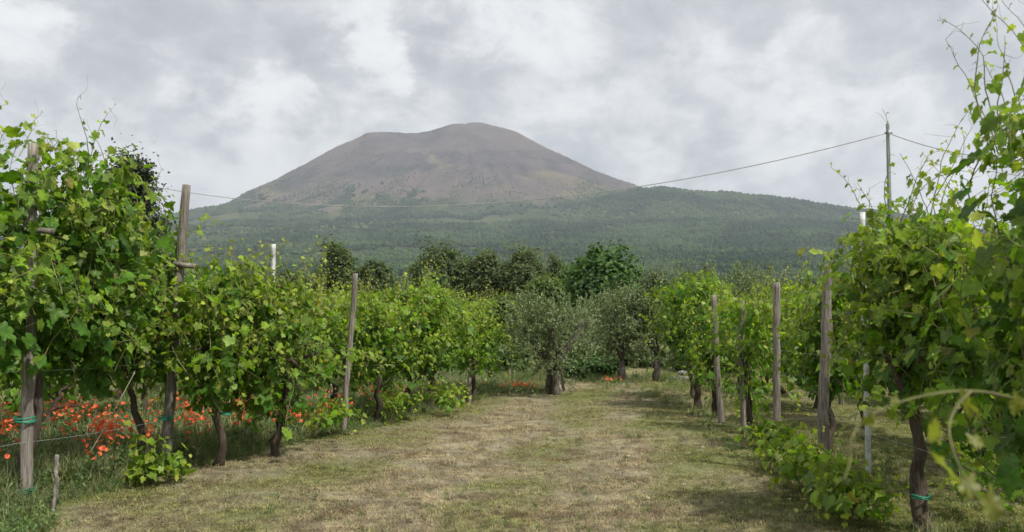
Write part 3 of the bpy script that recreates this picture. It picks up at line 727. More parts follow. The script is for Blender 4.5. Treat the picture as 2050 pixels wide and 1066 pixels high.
def post(base_px, top_px, r0, r1, label, arm=None, ties=(), group='weathered wooden posts', knots=2, Y=None, tie_r=None, mat='post', name='wooden_post', tie_off=(0, 0)):
    f_ = foot(*base_px) if Y is None else None
    if Y is not None:
        q = at(base_px[0], HOR, Y); f_ = (q.x, Y, gz1(q.x, Y))
    tp = at(top_px[0], top_px[1], f_[1])
    rng = rg()
    s, P = post_mesh(tp.z - f_[2], r0, r1, (tp.x - f_[0], rng.normal(0, .02)), rng, knots)
    root = empty(name, f_); tag(root, label, 'post', group)
    obj('shaft', s.build('shaft', M[mat], usecol=False, smooth=True), root)
    if arm:
        a = Soup(); z, l, ang = arm; t = np.interp(z, P[:, 2], np.arange(len(P))); c = P[int(t)]
        e = np.array([math.cos(ang) * l, math.sin(ang) * l, -.02])
        a.tube(np.array([c - e * .25 + [0, -r1 * 1.25, 0], c + e * .4 + [0, -r1 * 1.25, 0], c + e + [0, -r1 * 1.25, 0]]), [.028, .027, .026], 8, rough=.05)
        obj('cross_arm', a.build('cross_arm', M[mat], usecol=False, smooth=True), root)
    for z in ties:
        b_ = Soup(); c = P[int(np.interp(z, P[:, 2], np.arange(len(P))))].copy(); c[2] = z; c[0] += tie_off[0]; c[1] += tie_off[1]
        band(b_, c, (tie_r or r0 * 1.15)); obj('tie', b_.build('tie', M['tie'], usecol=False, smooth=True), root)
    return root
post((52, 1008), (74, 288), .052, .044, 'thick weathered grey post beside the nearest left vine, two green ties', arm=(2.32, .22, .1), ties=(.1, .69), tie_r=.085, tie_off=(-.02, 0), knots=3)
post((332, 942), (378, 371), .058, .045, 'tilted grey post with a short cross arm, second along the left row', arm=(2.2, .2, 0), ties=(.08, .53), tie_r=.075, tie_off=(-.02, 0))
post((688, 866), (712, 548), .042, .036, 'slim brown post leaning in the middle of the left row')
post((1646, 958), (1662, 530), .056, .045, 'thick knotty grey post nearest the lane in the right row', knots=4)
post((1556, 880), (1553, 566), .050, .045, 'plain straight grey post with bare shaft, second along the right row')
post((1444, 850), (1428, 591), .046, .04, 'short grey post leaning away beside the dark rounded vine')
post((1489, 868), (1487, 602), .04, .036, 'short brown post half hidden in vine leaves between two bare posts')
post((1617, 780), (1616, 562), .05, .05, 'thin post standing in the vines behind the bare grey posts', Y=22)
post((1682, 780), (1681, 625), .05, .05, 'short dark post behind the knotty grey post', Y=17)
post((790, 806), (788, 748), .035, .03, 'short pale stake under the vines past the slim brown post')
post((667, 830), (667, 770), .035, .03, 'short stake in the poppies behind the left row', Y=16.5)
post((1129, 786), (1128, 735), .035, .03, 'little wooden stake beside the first olive trunk')
post((107, 1030), (106, 912), .018, .016, 'short thin stake by the thick post with green ties', knots=0)
post((940, 806), (941, 745), .035, .03, 'short grey stake under the rounded vine at the row end')
post((547, 700), (548, 490), .055, .05, 'white concrete post rising above the left vines', Y=23, mat='concrete', name='concrete_post', group='white concrete posts', knots=0)
post((1733, 700), (1724, 427), .03, .027, 'tall white concrete post in the right vines before the hill', Y=9.5, mat='concrete', name='concrete_post', group='white concrete posts', knots=0)

# tie on single trunks
for (px, py, fy, label) in [(452, 828, 938, 'green plastic tie on the crooked knobbly vine trunk'), (1843, 995, 1062, 'dark green tie round the straight black vine trunk')]:
    f_ = foot(px, fy); p_ = at(px, py, f_[1]); b_ = Soup(); band(b_, np.array([0, 0, 0]), .062, wid=.014, turns=2)
    tag(obj('trunk_tie', b_.build('trunk_tie', M['tie'], usecol=False, smooth=True), loc=p_), label, 'tie')

# ------------------------------------------------------------------ trellis wires, twine, hose
def wire(name, pts, r_, mat, label, cat='wire', group=None, sag=0.02, n_=24):
    P = [np.array(p) for p in pts]; out_ = []
    for a0, b0 in zip(P[:-1], P[1:]):
        t = np.linspace(0, 1, n_)[:, None]; q = a0 + (b0 - a0) * t; q[:, 2] -= (4 * sag * t * (1 - t))[:, 0]; out_.append(q)
    s = Soup(); s.tube(np.vstack([out_[0]] + [o[1:] for o in out_[1:]]), r_, 6, cap=True)
    return tag(obj(name, s.build(name, M[mat], usecol=False, smooth=True)), label, cat, group)
def rowp(y, z, dx=0): return (row_x(y) + dx, y, z)
for z, lab in [(.52, 'lowest trellis wire of the left row, crossing the trunks'), (1.12, 'middle trellis wire of the left row'), (1.75, 'upper trellis wire of the left row, among the leaves')]:
    wire('trellis_wire', [rowp(5.5, z), rowp(7.9, z), rowp(9.6, z), rowp(13.6, z), rowp(18.4, z)], .0019, 'wire', lab, group='trellis wires')
for z, lab in [(.6, 'low trellis wire along the right row'), (1.2, 'middle trellis wire along the right row'), (1.8, 'upper trellis wire along the right row')]:
    wire('trellis_wire', [(2.95, 4.6, z), (3.0, 7, z), (3.1, 9.25, z), (3.3, 12.5, z), (3.2, 17.0, z)], .0019, 'wire', lab, group='trellis wires')
wire('trellis_wire', [(-7.2, 9.0, .75), (-5.6, 14, .75), (-2.2, 24.3, .75)], .003, 'wire', 'trellis wire of the second left row above the poppies', group='trellis wires')
a0 = at(645, 730, 13.6); b0 = at(790, 731, 14.2)
wire('training_cane', [a0, b0], .006, 'twine', 'pale thin cane lying level across the slim brown post', 'cane', sag=.005)
g0 = gnd(148, 965); wire('guy_line', [(g0.x, g0.y, 0.02), at(270, 745, 9.2)], .004, 'twine', 'slack pale guy line slanting from the ground to the tilted post', 'twine', sag=.02)
hp = [at(x_, y_, 10.0) for x_, y_ in [(488, 755), (492, 740), (500, 727), (510, 722), (523, 726)]]
s = Soup(); s.tube(np.array(hp), .008, 6); tag(obj('hose', s.build('hose', M['hose'], usecol=False, smooth=True)), 'bent pale plastic hose end sticking out of the vine leaves', 'hose')

# ------------------------------------------------------------------ power line
def pole(px, top_y, Y, label, h_extra=0):
    tp = at(px, top_y, Y); f_ = (tp.x, Y, gz1(tp.x, Y)); root = empty('utility_pole', f_); tag(root, label, 'utility pole', 'poles of the overhead line')
    s = Soup(); s.tube(np.array([(0, 0, -.1), (0, 0, tp.z * .5), (0, 0, tp.z)]), [.10, .085, .065], 12); obj('shaft', s.build('shaft', M['polemetal'], usecol=False, smooth=True), root)
    s = Soup(); s.tube(np.array([(-.14, -.06, tp.z - .35), (.14, -.06, tp.z - .35)]), .025, 8); br = obj('bracket', s.build('bracket', M['polemetal'], usecol=False), root); s = Soup(); s.tube(np.array([(0, -.10, tp.z - .42), (0, -.10, tp.z - .34), (0, -.10, tp.z - .26)]), [.03, .04, .03], 8); obj('insulator', s.build('insulator', M['concrete'], usecol=False), br)
    return Vector((tp.x, Y, tp.z - .35))
P1 = pole(1777, 248, 35, 'tall slim green-grey pole carrying the cable above the right vines')
P2 = pole(200, 338, 45, 'cable pole standing behind the tall left vines')
P3 = pole(2260, 285, 27, 'cable pole beyond the right edge of the vineyard')
def cable(a, b, sag, label):
    t = np.linspace(0, 1, 60)[:, None]; q = np.array(a) + (np.array(b) - np.array(a)) * t; q[:, 2] -= (4 * sag * t * (1 - t))[:, 0]
    s = Soup(); tw = np.linspace(0, 150, 60)
    s.tube(q, .018, 6); tag(obj('overhead_cable', s.build('overhead_cable', M['cable'], usecol=False, smooth=True)), label, 'cable', 'overhead cables')
cable(P2, P1, 2.1, 'long overhead cable sagging across the volcano')
cable(P1, P3, .55, 'short overhead cable running right from the slim pole')

# ------------------------------------------------------------------ olives and other trees
def lens(w=.26):                          # pointed leaf, two triangles folded along the middle
    return np.array([[0, 0, 0], [w, .5, .05], [0, 1, 0], [-w, .5, .05]]), np.array([[0, 1, 2], [0, 2, 3]])
def limbs(s, base, tips, r0, rng, sides=7):
    for t_ in tips:
        if isinstance(s, list): s.append(Soup())
        n_ = 7; tt = np.linspace(0, 1, n_)[:, None]; q = base + (np.array(t_) - base) * tt + rng.normal(0, .035, (n_, 3)) * np.sin(tt * 3.1) * np.linalg.norm(np.array(t_) - base) * .8
        q[:, 2] += (np.sin(tt * 1.57) - tt)[:, 0] * .25 * abs(t_[2] - base[2]); (s[-1] if isinstance(s, list) else s).tube(q, r0 * (1 - .8 * tt[:, 0]), sides, rough=.1, rng=rng)

def olive(foot_, h, rx, bottom, label, twigs=520, dark=1.0, stems=1, ry=None):
    rng = rg(); root = empty('olive_tree', foot_); tag(root, label, 'olive tree', 'olive trees at the end of the lane')
    ry = ry or rx
    tr = Soup(); lim = []; cz = (h + bottom) / 2; fork = bottom * .75 + .15
    for q in range(stems):
        n_ = 8; tt = np.linspace(0, 1, n_); off = rng.normal(0, .05, 2) if stems > 1 else np.zeros(2)
        P = np.stack([off[0] + np.cumsum(rng.normal(0, .015, n_)), off[1] + np.cumsum(rng.normal(0, .015, n_)), -.03 + fork * tt], -1)
        tr.tube(P, (.085 if stems == 1 else .065) * (1.3 - .5 * tt), 9, rough=.15, rng=rng)
        tips = [np.array([math.cos(a) * rx * .62, math.sin(a) * ry * .62, cz + rng.uniform(-.2, .5) * (h - cz)]) for a in rng.uniform(0, 6.28, 5)]
        limbs(lim, P[-1], tips, .035, rng)
    tk = obj('trunk', tr.build('trunk', M['olive_bark'], usecol=False, smooth=True), root)
    for q_ in lim: obj('limb', q_.build('limb', M['olive_bark'], usecol=False, smooth=True), tk)
    # twigs in clumps, leaves in pairs along each twig
    clump = [np.array([rng.normal(0, .45) * rx, rng.normal(0, .45) * ry, cz + rng.normal(0, .42) * (h - bottom) / 2]) for _ in range(26)]
    P, D, S, C = [], [], [], []; tw = Soup()
    for q in range(twigs):
        c = clump[rng.integers(0, len(clump))]; p0 = c + rng.normal(0, .16, 3) * np.array([rx, ry, (h - bottom) / 2])
        o = p0 - np.array([0, 0, cz - .25 * h]); d = unit((o / np.array([rx, ry, (h - bottom) / 2]) + rng.normal(0, .5, 3) + np.array([0, 0, .45]))[None])[0]
        Lw = rng.uniform(.16, .38) * h / 2.2; m_ = 16; t = np.linspace(0, 1, m_)
        g_ = rng.uniform(-.1, .5); pts = p0 + d[None] * (Lw * t)[:, None]; pts[:, 2] -= g_ * Lw * t ** 2
        e = (pts[:, 0] / (rx * 1.08)) ** 2 + (pts[:, 1] / (ry * 1.08)) ** 2 + ((pts[:, 2] - cz) / ((h - bottom) / 2 * 1.1)) ** 2
        ok = e < 1.25 + .15 * rng.random()
        if not ok.any(): continue
        tw.tube(pts[::5], [.004, .003, .002, .0015][:len(pts[::5])], 3, cap=False, rng=rng)
        for k_ in range(m_):
            if not ok[k_]: continue
            for sg in (0, 1):
                dd = unit((d * .8 + rng.normal(0, .6, 3))[None])[0]; P.append(pts[k_]); D.append(dd); S.append(rng.uniform(.045, .075) * (h / 2.1) ** .5)
                C.append(np.array([.142, .190, .080]) * dark * rng.uniform(.6, 1.4) * (1 + rng.normal(0, .05, 3)))
    P = np.array(P); D = np.array(D); S = np.array(S); C = np.clip(np.array(C), .01, 1)
    N = unit(rng.normal(0, 1, P.shape) + np.array([0, 0, .6])); N = unit(N - D * np.sum(N * D, 1, keepdims=True)); X = np.cross(D, N)
    so = Soup(); TV, TT = lens(.17); stamp(so, TV, TT, P, X, D, N, S, np.ones(len(P)), C)
    tag(obj('crown', so.build('crown', M['olive']), root), kind='stuff'); tag(obj('twigs', tw.build('twigs', M['olive_bark'], usecol=False), root), kind='stuff')
    return root
olive(foot(1105, 792), 2.15, 1.08, .50, 'round silvery olive tree with forked dark trunk in the middle of the lane end', twigs=680, stems=3)
olive(foot(1246, 768), 2.3, .85, .5, 'silvery olive tree behind the round one, slim trunk', twigs=620)
olive(foot(1316, 766), 2.55, .85, .55, 'brownish grey olive tree touching the dark vine of the right row', twigs=700, dark=.8)
olive((6.6, 26.5, 0), 2.9, 1.5, .6, 'pale olive tree showing above the posts of the right row', twigs=620)
olive((2.2, 27.5, 0), 2.3, .95, .5, 'olive tree standing farther back between the two silvery ones', twigs=420)

def tree(name, foot_, label, blobs, leaves, size, colA, colB, trunk_h, trunk_r, group=None, shape=.34, cat='tree', hang=.2):
    """blobs: (x, y, z, rx, ry, rz) lumps of the crown, relative to the foot"""
    rng = rg(); root = empty(name, foot_); tag(root, label, cat, group)
    tr = Soup(); n_ = 8; tt = np.linspace(0, 1, n_)
    P = np.stack([np.cumsum(rng.normal(0, .02 * trunk_h / 2, n_)), np.cumsum(rng.normal(0, .02 * trunk_h / 2, n_)), -.05 + trunk_h * tt], -1); tr.tube(P, trunk_r * (1.25 - .5 * tt), 9, rough=.12, rng=rng)
    lim = []; limbs(lim, P[-1], [np.array(b[:3]) + rng.normal(0, .15, 3) * np.array(b[3:6]) for b in blobs], trunk_r * .32, rng)
    tk = obj('trunk', tr.build('trunk', M['olive_bark'], usecol=False, smooth=True), root)
    for q_ in lim: obj('limb', q_.build('limb', M['olive_bark'], usecol=False, smooth=True), tk)
    vol = np.array([b[3] * b[4] * b[5] for b in blobs]) ** .7; cnt = (leaves * vol / vol.sum()).astype(int)
    PP, NN, CC, SS = [], [], [], []
    for b, k_ in zip(blobs, cnt):
        c = np.array(b[:3]); rad = np.array(b[3:6])
        # sprays: leaves gather in clusters on an uneven shell
        k_ = int(k_ * 3.2); nc_ = max(12, k_ // 36); u = unit(rng.normal(0, 1, (nc_, 3))); lump = 1 + .28 * np.sin(4 * u[:, 0] + c[0] * 3) * np.sin(5 * u[:, 1] + c[2]) + rng.normal(0, .12, nc_)
        rr_ = (rng.random(nc_) ** .28) * lump; cc = c + u * rad * rr_[:, None]; tone = rng.uniform(.75, 1.25, nc_)
        w_ = rng.integers(0, nc_, k_); p = cc[w_] + rng.normal(0, 1, (k_, 3)) * rad.mean() * .15
        PP.append(p); NN.append(unit(u[w_] * .8 + rng.normal(0, .55, (k_, 3)) + np.array([0, 0, .45]))); SS.append(size * rng.uniform(.6, 1.35, k_))
        f = rng.random((k_, 1)); CC.append((np.array(colA) * (1 - f) + np.array(colB) * f) * tone[w_][:, None])
    P = np.vstack(PP); N = np.vstack(NN); S = np.concatenate(SS); C = np.vstack(CC)
    D = rng.normal(0, 1, P.shape) + np.array([0, 0, -hang]); D = unit(D - N * np.sum(D * N, 1, keepdims=True)); X = np.cross(D, N)
    so = Soup(); TV, TT = lens(shape); stamp(so, TV, TT, P, X, D, N, S, np.ones(len(P)), C)
    tag(obj('crown', so.build('crown', M['tree']), root), kind='stuff')
    return root
def blobs_for(rng, w, h, z0, n_):         # crown lumps spread over a rounded outline
    out_ = [(0, 0, z0 + h * .55, w * .42, w * .42, h * .40)]
    for q in range(n_):
        a = rng.uniform(0, 6.28); t = rng.random(); r_ = w * .5 * math.sqrt(max(.06, 1 - (2 * t - .85) ** 2)) * .68
        s_ = rng.uniform(.18, .30) * w; out_.append((math.cos(a) * r_, math.sin(a) * r_, z0 + h * (.12 + .76 * t), s_, s_, s_ * rng.uniform(.7, 1.0)))
    return out_
rb = np.random.default_rng(77)
DARK = ((.044, .080, .026), (.105, .150, .048)); OLV = ((.062, .096, .034), (.13, .17, .062)); BRI = ((.036, .088, .02), (.085, .165, .034)); PALE = ((.07, .13, .03), (.15, .21, .06))
def put_tree(px, top_y, w_px, Y, label, col, leaves, size, name='broadleaf_tree', group='trees beyond the vineyard', z0=.12, n_=11, shape=.34):
    tp = at(px, top_y, Y); h = tp.z; w_ = w_px / F * Y
    tree(name, (tp.x, Y, gz1(tp.x, Y)), label, blobs_for(rb, w_, h * (1 - z0), h * z0, n_), leaves, size, col[0], col[1], h * .35, max(.08, h * .028), group, shape)
put_tree(1218, 508, 178, 36, 'bright green broadleaf tree behind the silvery olive trees', BRI, 9000, .17, z0=.15, n_=14, shape=.42)
put_tree(1085, 560, 130, 42, 'mid green bushy tree left of the bright green one', PALE, 6000, .16, z0=.05)
put_tree(874, 480, 118, 72, 'largest dark evergreen tree before the mountain', DARK, 8500, .24, n_=13)
put_tree(930, 515, 90, 75, 'low dark tree filling the gap beside the largest evergreen', DARK, 5500, .24)
put_tree(972, 494, 66, 72, 'narrow dark green tree in the middle of the dark trees', OLV, 5000, .22)
put_tree(1048, 492, 110, 72, 'broad olive-green tree closing the row of dark trees', OLV, 7000, .22, n_=13)
put_tree(1115, 512, 60, 80, 'small greyish tree behind the bright green one', OLV, 4000, .22)
put_tree(672, 490, 98, 66, 'dark round tree above the slim brown post', DARK, 5500, .22)
put_tree(748, 520, 92, 66, 'smaller dark tree between the slim post and the largest evergreen', DARK, 4500, .22)
put_tree(590, 545, 110, 70, 'dark low tree beyond the left vines near the white post', DARK, 4500, .24)
put_tree(1390, 548, 130, 60, 'low olive-green tree behind the dark rounded vine', OLV, 5500, .22)
put_tree(1530, 560, 120, 62, 'low dark bush tree beyond the right posts', DARK, 4500, .22)
put_tree(258, 298, 150, 26, 'tall dark oak crown showing above the left vines against the sky', ((.018, .034, .015), (.05, .07, .024)), 9000, .10, n_=16, z0=.3)
put_tree(1010, 598, 70, 34, 'pale green bush behind the round silvery olive tree', PALE, 3500, .13, z0=.02, name='bush')
put_tree(1010, 690, 110, 24.5, 'low green bush at the poppies left of the round olive', PALE, 4000, .10, z0=.02, name='bush')
put_tree(1170, 715, 110, 25.5, 'low green bush between the olive trunks', BRI, 3500, .09, z0=.02, name='bush')
put_tree(1430, 690, 150, 29, 'low dark hedge bush at the far end of the lane', DARK, 4500, .10, z0=.02, name='bush')
put_tree(1300, 715, 120, 31, 'low shrub behind the grey olive trunk', OLV, 3500, .10, z0=.02, name='bush')

# pale stones at the lane's end
r = rg()
for q, (px, py) in enumerate([(1348, 757), (1360, 752), (1371, 756), (1383, 754), (1366, 747)]):
    import bmesh
    bm = bmesh.new(); bmesh.ops.create_icosphere(bm, subdivisions=2, radius=.11)
    for v_ in bm.verts: v_.co *= 1 + .25 * math.sin(v_.co.x * 23 + q * 2) * math.sin(v_.co.y * 19 + q) + r.normal(0, .05); v_.co.z *= .65
    me = bpy.data.meshes.new('stone'); bm.to_mesh(me); bm.free(); me.materials.append(M['stone'])
    f_ = foot(px, 762 if py > 750 else 760)
    z_ = .05 if py > 750 else .17
    tag(obj('stone', me, loc=(f_[0], f_[1], z_)), 'pale stone in the small heap at the far end of the lane', 'stone', 'stones heaped at the lane end')

# ------------------------------------------------------------------ grass, weeds, poppies
m = leaf_mat('grass_blade', rough=.7, transl=.3, var=.45, back=(1, 1, 1), warm=(1.2, 1.2, .7), spec=.15, base=lambda n_: n_.mix(1.0, ground_colour(n_, n_.new('ShaderNodeNewGeometry').outputs['Position'])[0], n_.new('ShaderNodeAttribute', attribute_name='col').outputs['Color'], 'MULTIPLY'))
M['blade'] = m
def blade_patch(seed_, count, rad, hmin, hmax, wid, flat, colfun):
    rng = np.random.default_rng(seed_); s = Soup()
    a = rng.uniform(0, 6.28, count); rr_ = rad * np.sqrt(rng.random(count)); x = np.cos(a) * rr_; y = np.sin(a) * rr_
    h = rng.uniform(hmin, hmax, count); la = rng.uniform(0, 6.28, count); ln = rng.uniform(.2, 1.0, count) * flat
    d = np.stack([np.cos(la) * ln, np.sin(la) * ln, np.ones(count)], -1); d = unit(d)
    s_ = np.stack([-np.sin(la), np.cos(la), np.zeros(count)], -1) * wid
    b0 = np.stack([x, y, np.full(count, -.004)], -1); m1 = b0 + d * (h * .55)[:, None]; tip = b0 + unit(d + np.stack([np.cos(la), np.sin(la), -np.ones(count) * .4], -1) * (.5 * ln)[:, None]) * h[:, None]
    V = np.stack([b0 - s_, b0 + s_, m1 + s_ * .8, m1 - s_ * .8, tip], 1)
    T = np.array([[0, 1, 2], [0, 2, 3], [3, 2, 4]])[None] + (np.arange(count) * 5)[:, None, None]
    c = np.repeat(colfun(rng, count), 5, axis=0); s.add(V.reshape(-1, 3), T.reshape(-1, 3), c)
    return s
cf_dry = lambda r_, k_: (r_.uniform(.75, 1.5, (k_, 1)) * np.array([[1.05, 1.0, .9]])) * (1 + r_.normal(0, .06, (k_, 3)))
patches = [blade_patch(300 + q, 150, .17, .012, [.042, .03, .055, .035][q], .0022, [2.6, 3.5, 1.8, 2.4][q], cf_dry).build('mown_grass', M['blade']) for q in range(4)]
r = np.random.default_rng(41)
N = 17000
gy = 5.0 + 27 * r.random(N) ** 1.7; gx = r.uniform(-1, 1, N) * (1.2 + .60 * gy)
okk = gx > (-3.66 + .305 * (gy - 9.4)) - 2.5
gx, gy = gx[okk], gy[okk]; k_ = len(gx)
gr = scatter('grass', np.stack([gx, gy, gz(gx, gy)], -1), np.stack([r.normal(0, .05, k_), r.normal(0, .05, k_), r.uniform(0, 6.28, k_)], -1), r.uniform(.7, 1.35, k_) * np.interp(gy, [5, 12, 30], [1, 1.1, 1.5]), r.integers(0, 4, k_), patches)
tag(gr, 'short dry mown grass covering the lane', 'grass', kind='stuff')

cf_tall = lambda r_, k_: np.where(r_.random((k_, 1)) < .25, np.array([[.27, .23, .12]]), np.array([[.115, .165, .05]])) * r_.uniform(.6, 1.4, (k_, 1))
tall = [blade_patch(320 + q, 60, .14, .12, [.36, .28, .45][q], .0032, .7, cf_tall).build('tall_grass', M['weed']) for q in range(3)]
def herb(seed_, n_stem, h, leafs, c0):
    rng = np.random.default_rng(seed_); s = Soup(); P, D, S, C = [], [], [], []
    for q in range(n_stem):
        b0 = np.append(rng.normal(0, .06, 2), 0); d = unit((np.array([rng.normal(0, .35), rng.normal(0, .35), 1]))[None])[0]; hh = h * rng.uniform(.5, 1)
        s.tube(np.array([b0, b0 + d * hh * .5, b0 + d * hh]), [.003, .002, .001], 3, (.09, .13, .04), cap=False, rng=rng)
        for k_ in range(leafs):
            P.append(b0 + d * hh * rng.uniform(.1, 1)); D.append(unit((rng.normal(0, 1, 3) + [0, 0, .3])[None])[0]); S.append(rng.uniform(.03, .075)); C.append(np.array(c0) * rng.uniform(.6, 1.4))
    P, D, S, C = map(np.array, (P, D, S, C)); N = unit(rng.normal(0, .5, P.shape) + [0, 0, 1]); N = unit(N - D * np.sum(N * D, 1, keepdims=True))
    TV, TT = lens(.28); stamp(s, TV, TT, P, np.cross(D, N), D, N, S, np.ones(len(P)), C)
    return s.build('herb', M['weed'])
herbs = [herb(340, 6, .26, 9, (.10, .17, .045)), herb(341, 8, .18, 8, (.15, .21, .06)), herb(342, 5, .34, 10, (.075, .14, .04))]
pts, scl, idx = [], [], []
def sow(x, y, s_, i_): pts.append((x, y, gz1(x, y) - .005)); scl.append(s_); idx.append(i_)
for q in range(7500):                     # under and behind the left rows
    y = 7.2 + 24 * r.random() ** 1.5; dx = -r.exponential(2.2) + .38
    if dx < -11: continue
    edge = min(1.0, max(.3, (.55 - dx) * 1.2))
    sow(row_x(y) + dx, y, r.uniform(.6, 1.15) * edge, int(r.integers(0, 6)))
for q in range(500):                      # along the right row
    y = 6.0 + 18 * r.random() ** 1.4; x = 3.2 + r.normal(.2, .55); sow(x, y, r.uniform(.25, .6), int(r.integers(0, 6)))
for q in range(130):                      # nearest corner by the thick post
    p_ = gnd(r.uniform(-60, 110), r.uniform(1015, 1085)); sow(p_.x, p_.y, r.uniform(.3, .6), int(r.integers(2, 6)))
for q in range(420):                      # poppy strip by the olives
    p_ = gnd(r.normal(1030, 40), r.uniform(774, 792)) if r.random() < .75 else gnd(r.normal(1225, 22), r.uniform(762, 772))
    sow(p_.x, p_.y, r.uniform(.3, .6), int(r.integers(0, 6)))
for q in range(160):                      # lane end
    p_ = gnd(r.uniform(1000, 1500), r.uniform(752, 772)); sow(p_.x, p_.y, r.uniform(.5, .9), int(r.integers(0, 6)))
for q in range(700):                      # scattered small weeds in the lane
    p_ = gnd(r.uniform(450, 1650), r.uniform(790, 1066)); sow(p_.x, p_.y, r.uniform(.08, .26), int(r.integers(0, 6)))
pts = np.array(pts); k_ = len(pts)
wd = scatter('weeds', pts, np.stack([r.normal(0, .12, k_), r.normal(0, .12, k_), r.uniform(0, 6.28, k_)], -1), np.array(scl), np.array(idx), tall + herbs)
tag(wd, 'tall grass and leafy weeds growing under the vine rows', 'weeds', kind='stuff')

def bloom_mesh(seed_):
    rng = np.random.default_rng(seed_); s = Soup()
    for q in range(5):
        a = q * 2 * math.pi / 5 + rng.normal(0, .15); open_ = rng.uniform(.35, .9)
        ca, sa = math.cos(a), math.sin(a); R_ = .036 * rng.uniform(.85, 1.15)
        row = []
        for (u_, v_) in [(0, 0), (.5, -.55), (.5, .55), (1.0, -.65), (1.12, 0), (1.0, .65)]:
            rad = R_ * u_; z = R_ * u_ * open_ * (.9 if u_ < .8 else .75) + rng.normal(0, .002); t_ = R_ * v_
            row.append((ca * rad - sa * t_, sa * rad + ca * t_, z))
        s.add(row, [(0, 1, 2), (1, 3, 4), (1, 4, 2), (2, 4, 5)], np.array([.88, .19, .085]) * rng.uniform(.8, 1.1) * np.array([1, rng.uniform(.75, 1.5), 1]))
    s.add([(0.008, 0, .004), (-.004, .007, .004), (-.004, -.007, .004), (0, 0, .016)], [(0, 1, 3), (1, 2, 3), (2, 0, 3)], (.02, .02, .012))
    return s.build('flower', M['petal'])
blooms = [bloom_mesh(400 + q) for q in range(6)]
def stem_mesh(seed_, h):
    rng = np.random.default_rng(seed_); s = Soup(); b_ = rng.normal(0, .03, 2)
    s.tube(np.array([(0, 0, -.02), (b_[0] * .3, b_[1] * .3, .5 * h), (b_[0], b_[1], h)]), [.0035, .003, .0022], 4, cap=False)
    for q in range(4):
        z = rng.uniform(.05, .5) * h; a = rng.uniform(0, 6.28); e = np.array([math.cos(a) * .07, math.sin(a) * .07, z + .05]); t_ = np.array([-math.sin(a), math.cos(a), 0]) * .012
        s.add([(0, 0, z), np.array([0, 0, z]) * .4 + e * .6 + t_, e, np.array([0, 0, z]) * .4 + e * .6 - t_], [(0, 1, 2), (0, 2, 3)])
    return s.build('stem', M['stem'], usecol=False), b_
stems = [(h_, stem_mesh(420 + q, h_)) for q, h_ in enumerate([.14, .18, .22, .26, .30, .34, .38, .42])]
CL = [(120, 830, 95, 28, 62, 'orange-red poppy in the thick patch beside the thick grey post'), (215, 868, 34, 28, 34, 'orange-red poppy right of the patch by the thick grey post'),
      (15, 868, 16, 40, 14, 'orange-red poppy at the far left edge behind the thick post'), (185, 912, 40, 12, 7, 'single poppy in front of the thick patch, near the guy line'),
      (300, 868, 14, 30, 10, 'orange-red poppy behind the tilted post'), (390, 845, 32, 36, 40, 'orange-red poppy between the tilted post and the knobbly trunk'),
      (490, 835, 28, 34, 46, 'orange-red poppy between the knobbly trunk and the straight dark trunk'), (598, 850, 36, 20, 36, 'orange-red poppy right of the straight dark vine trunk'),
      (690, 795, 45, 26, 16, 'orange-red poppy in shade behind the slim brown post'), (735, 838, 22, 8, 7, 'orange-red poppy at the lane edge past the slim brown post'),
      (650, 828, 30, 16, 14, 'orange-red poppy in the grass just left of the slim brown post'), (780, 785, 70, 14, 12, 'orange-red poppy under the light green low vine'), (1040, 771, 45, 5, 42, 'orange-red poppy in the strip left of the round olive tree'),
      (1225, 762, 20, 4, 14, 'orange-red poppy in the small patch between the olive trunks')]
r = rg()
for (px, py, sx_, sy_, cnt, label) in CL:
    for q in range(cnt):
        h, (sm, b_) = stems[int(r.integers(3, 8))] if py > 780 else stems[int(r.integers(0, 4))]
        p_ = gnd(px + r.normal(0, sx_ * .62), py + r.normal(0, sy_ * .62), h)
        if p_.y > 32 or p_.y < 7 or abs(p_.x / p_.y * F + CX - 1105) < 28 or (py > 780 and p_.x > row_x(p_.y) + .3): continue
        o = obj('poppy', sm, loc=(p_.x, p_.y, gz1(p_.x, p_.y))); tag(o, label, 'poppy', label.replace('orange-red poppy', 'poppies').replace('single poppy', 'poppies'))
        o.rotation_euler = (0, 0, r.uniform(0, 6.28)); k_ = r.uniform(.45, .72)
        fl = obj('flower', blooms[r.integers(0, 6)], o, (b_[0], b_[1], h)); fl.rotation_euler = (r.normal(0, .6), r.normal(0, .6), r.uniform(0, 6.28)); fl.scale = (k_, k_, k_)

pp, pi = [], []                           # the smaller ones behind them, a carpet
for (px, py, sx_, sy_, cnt, label) in CL:
    for q in range(int(cnt * 2.4)):
        p_ = gnd(px + r.normal(0, sx_ * .7), py - abs(r.normal(0, sy_ * .8)), .3)
        if p_.y > 34 or p_.y < 9 or p_.x > row_x(p_.y) + .2: continue
        pp.append((p_.x, p_.y, gz1(p_.x, p_.y) + r.uniform(.2, .4))); pi.append(int(r.integers(0, 6)))
pc = scatter('poppy_carpet', np.array(pp), np.stack([r.normal(0, .6, len(pp)), r.normal(0, .6, len(pp)), r.uniform(0, 6.28, len(pp))], -1), r.uniform(.45, .75, len(pp)), np.array(pi), blooms)
tag(pc, 'carpet of small orange-red poppies in the tall grass behind the left row', 'poppies', kind='stuff')

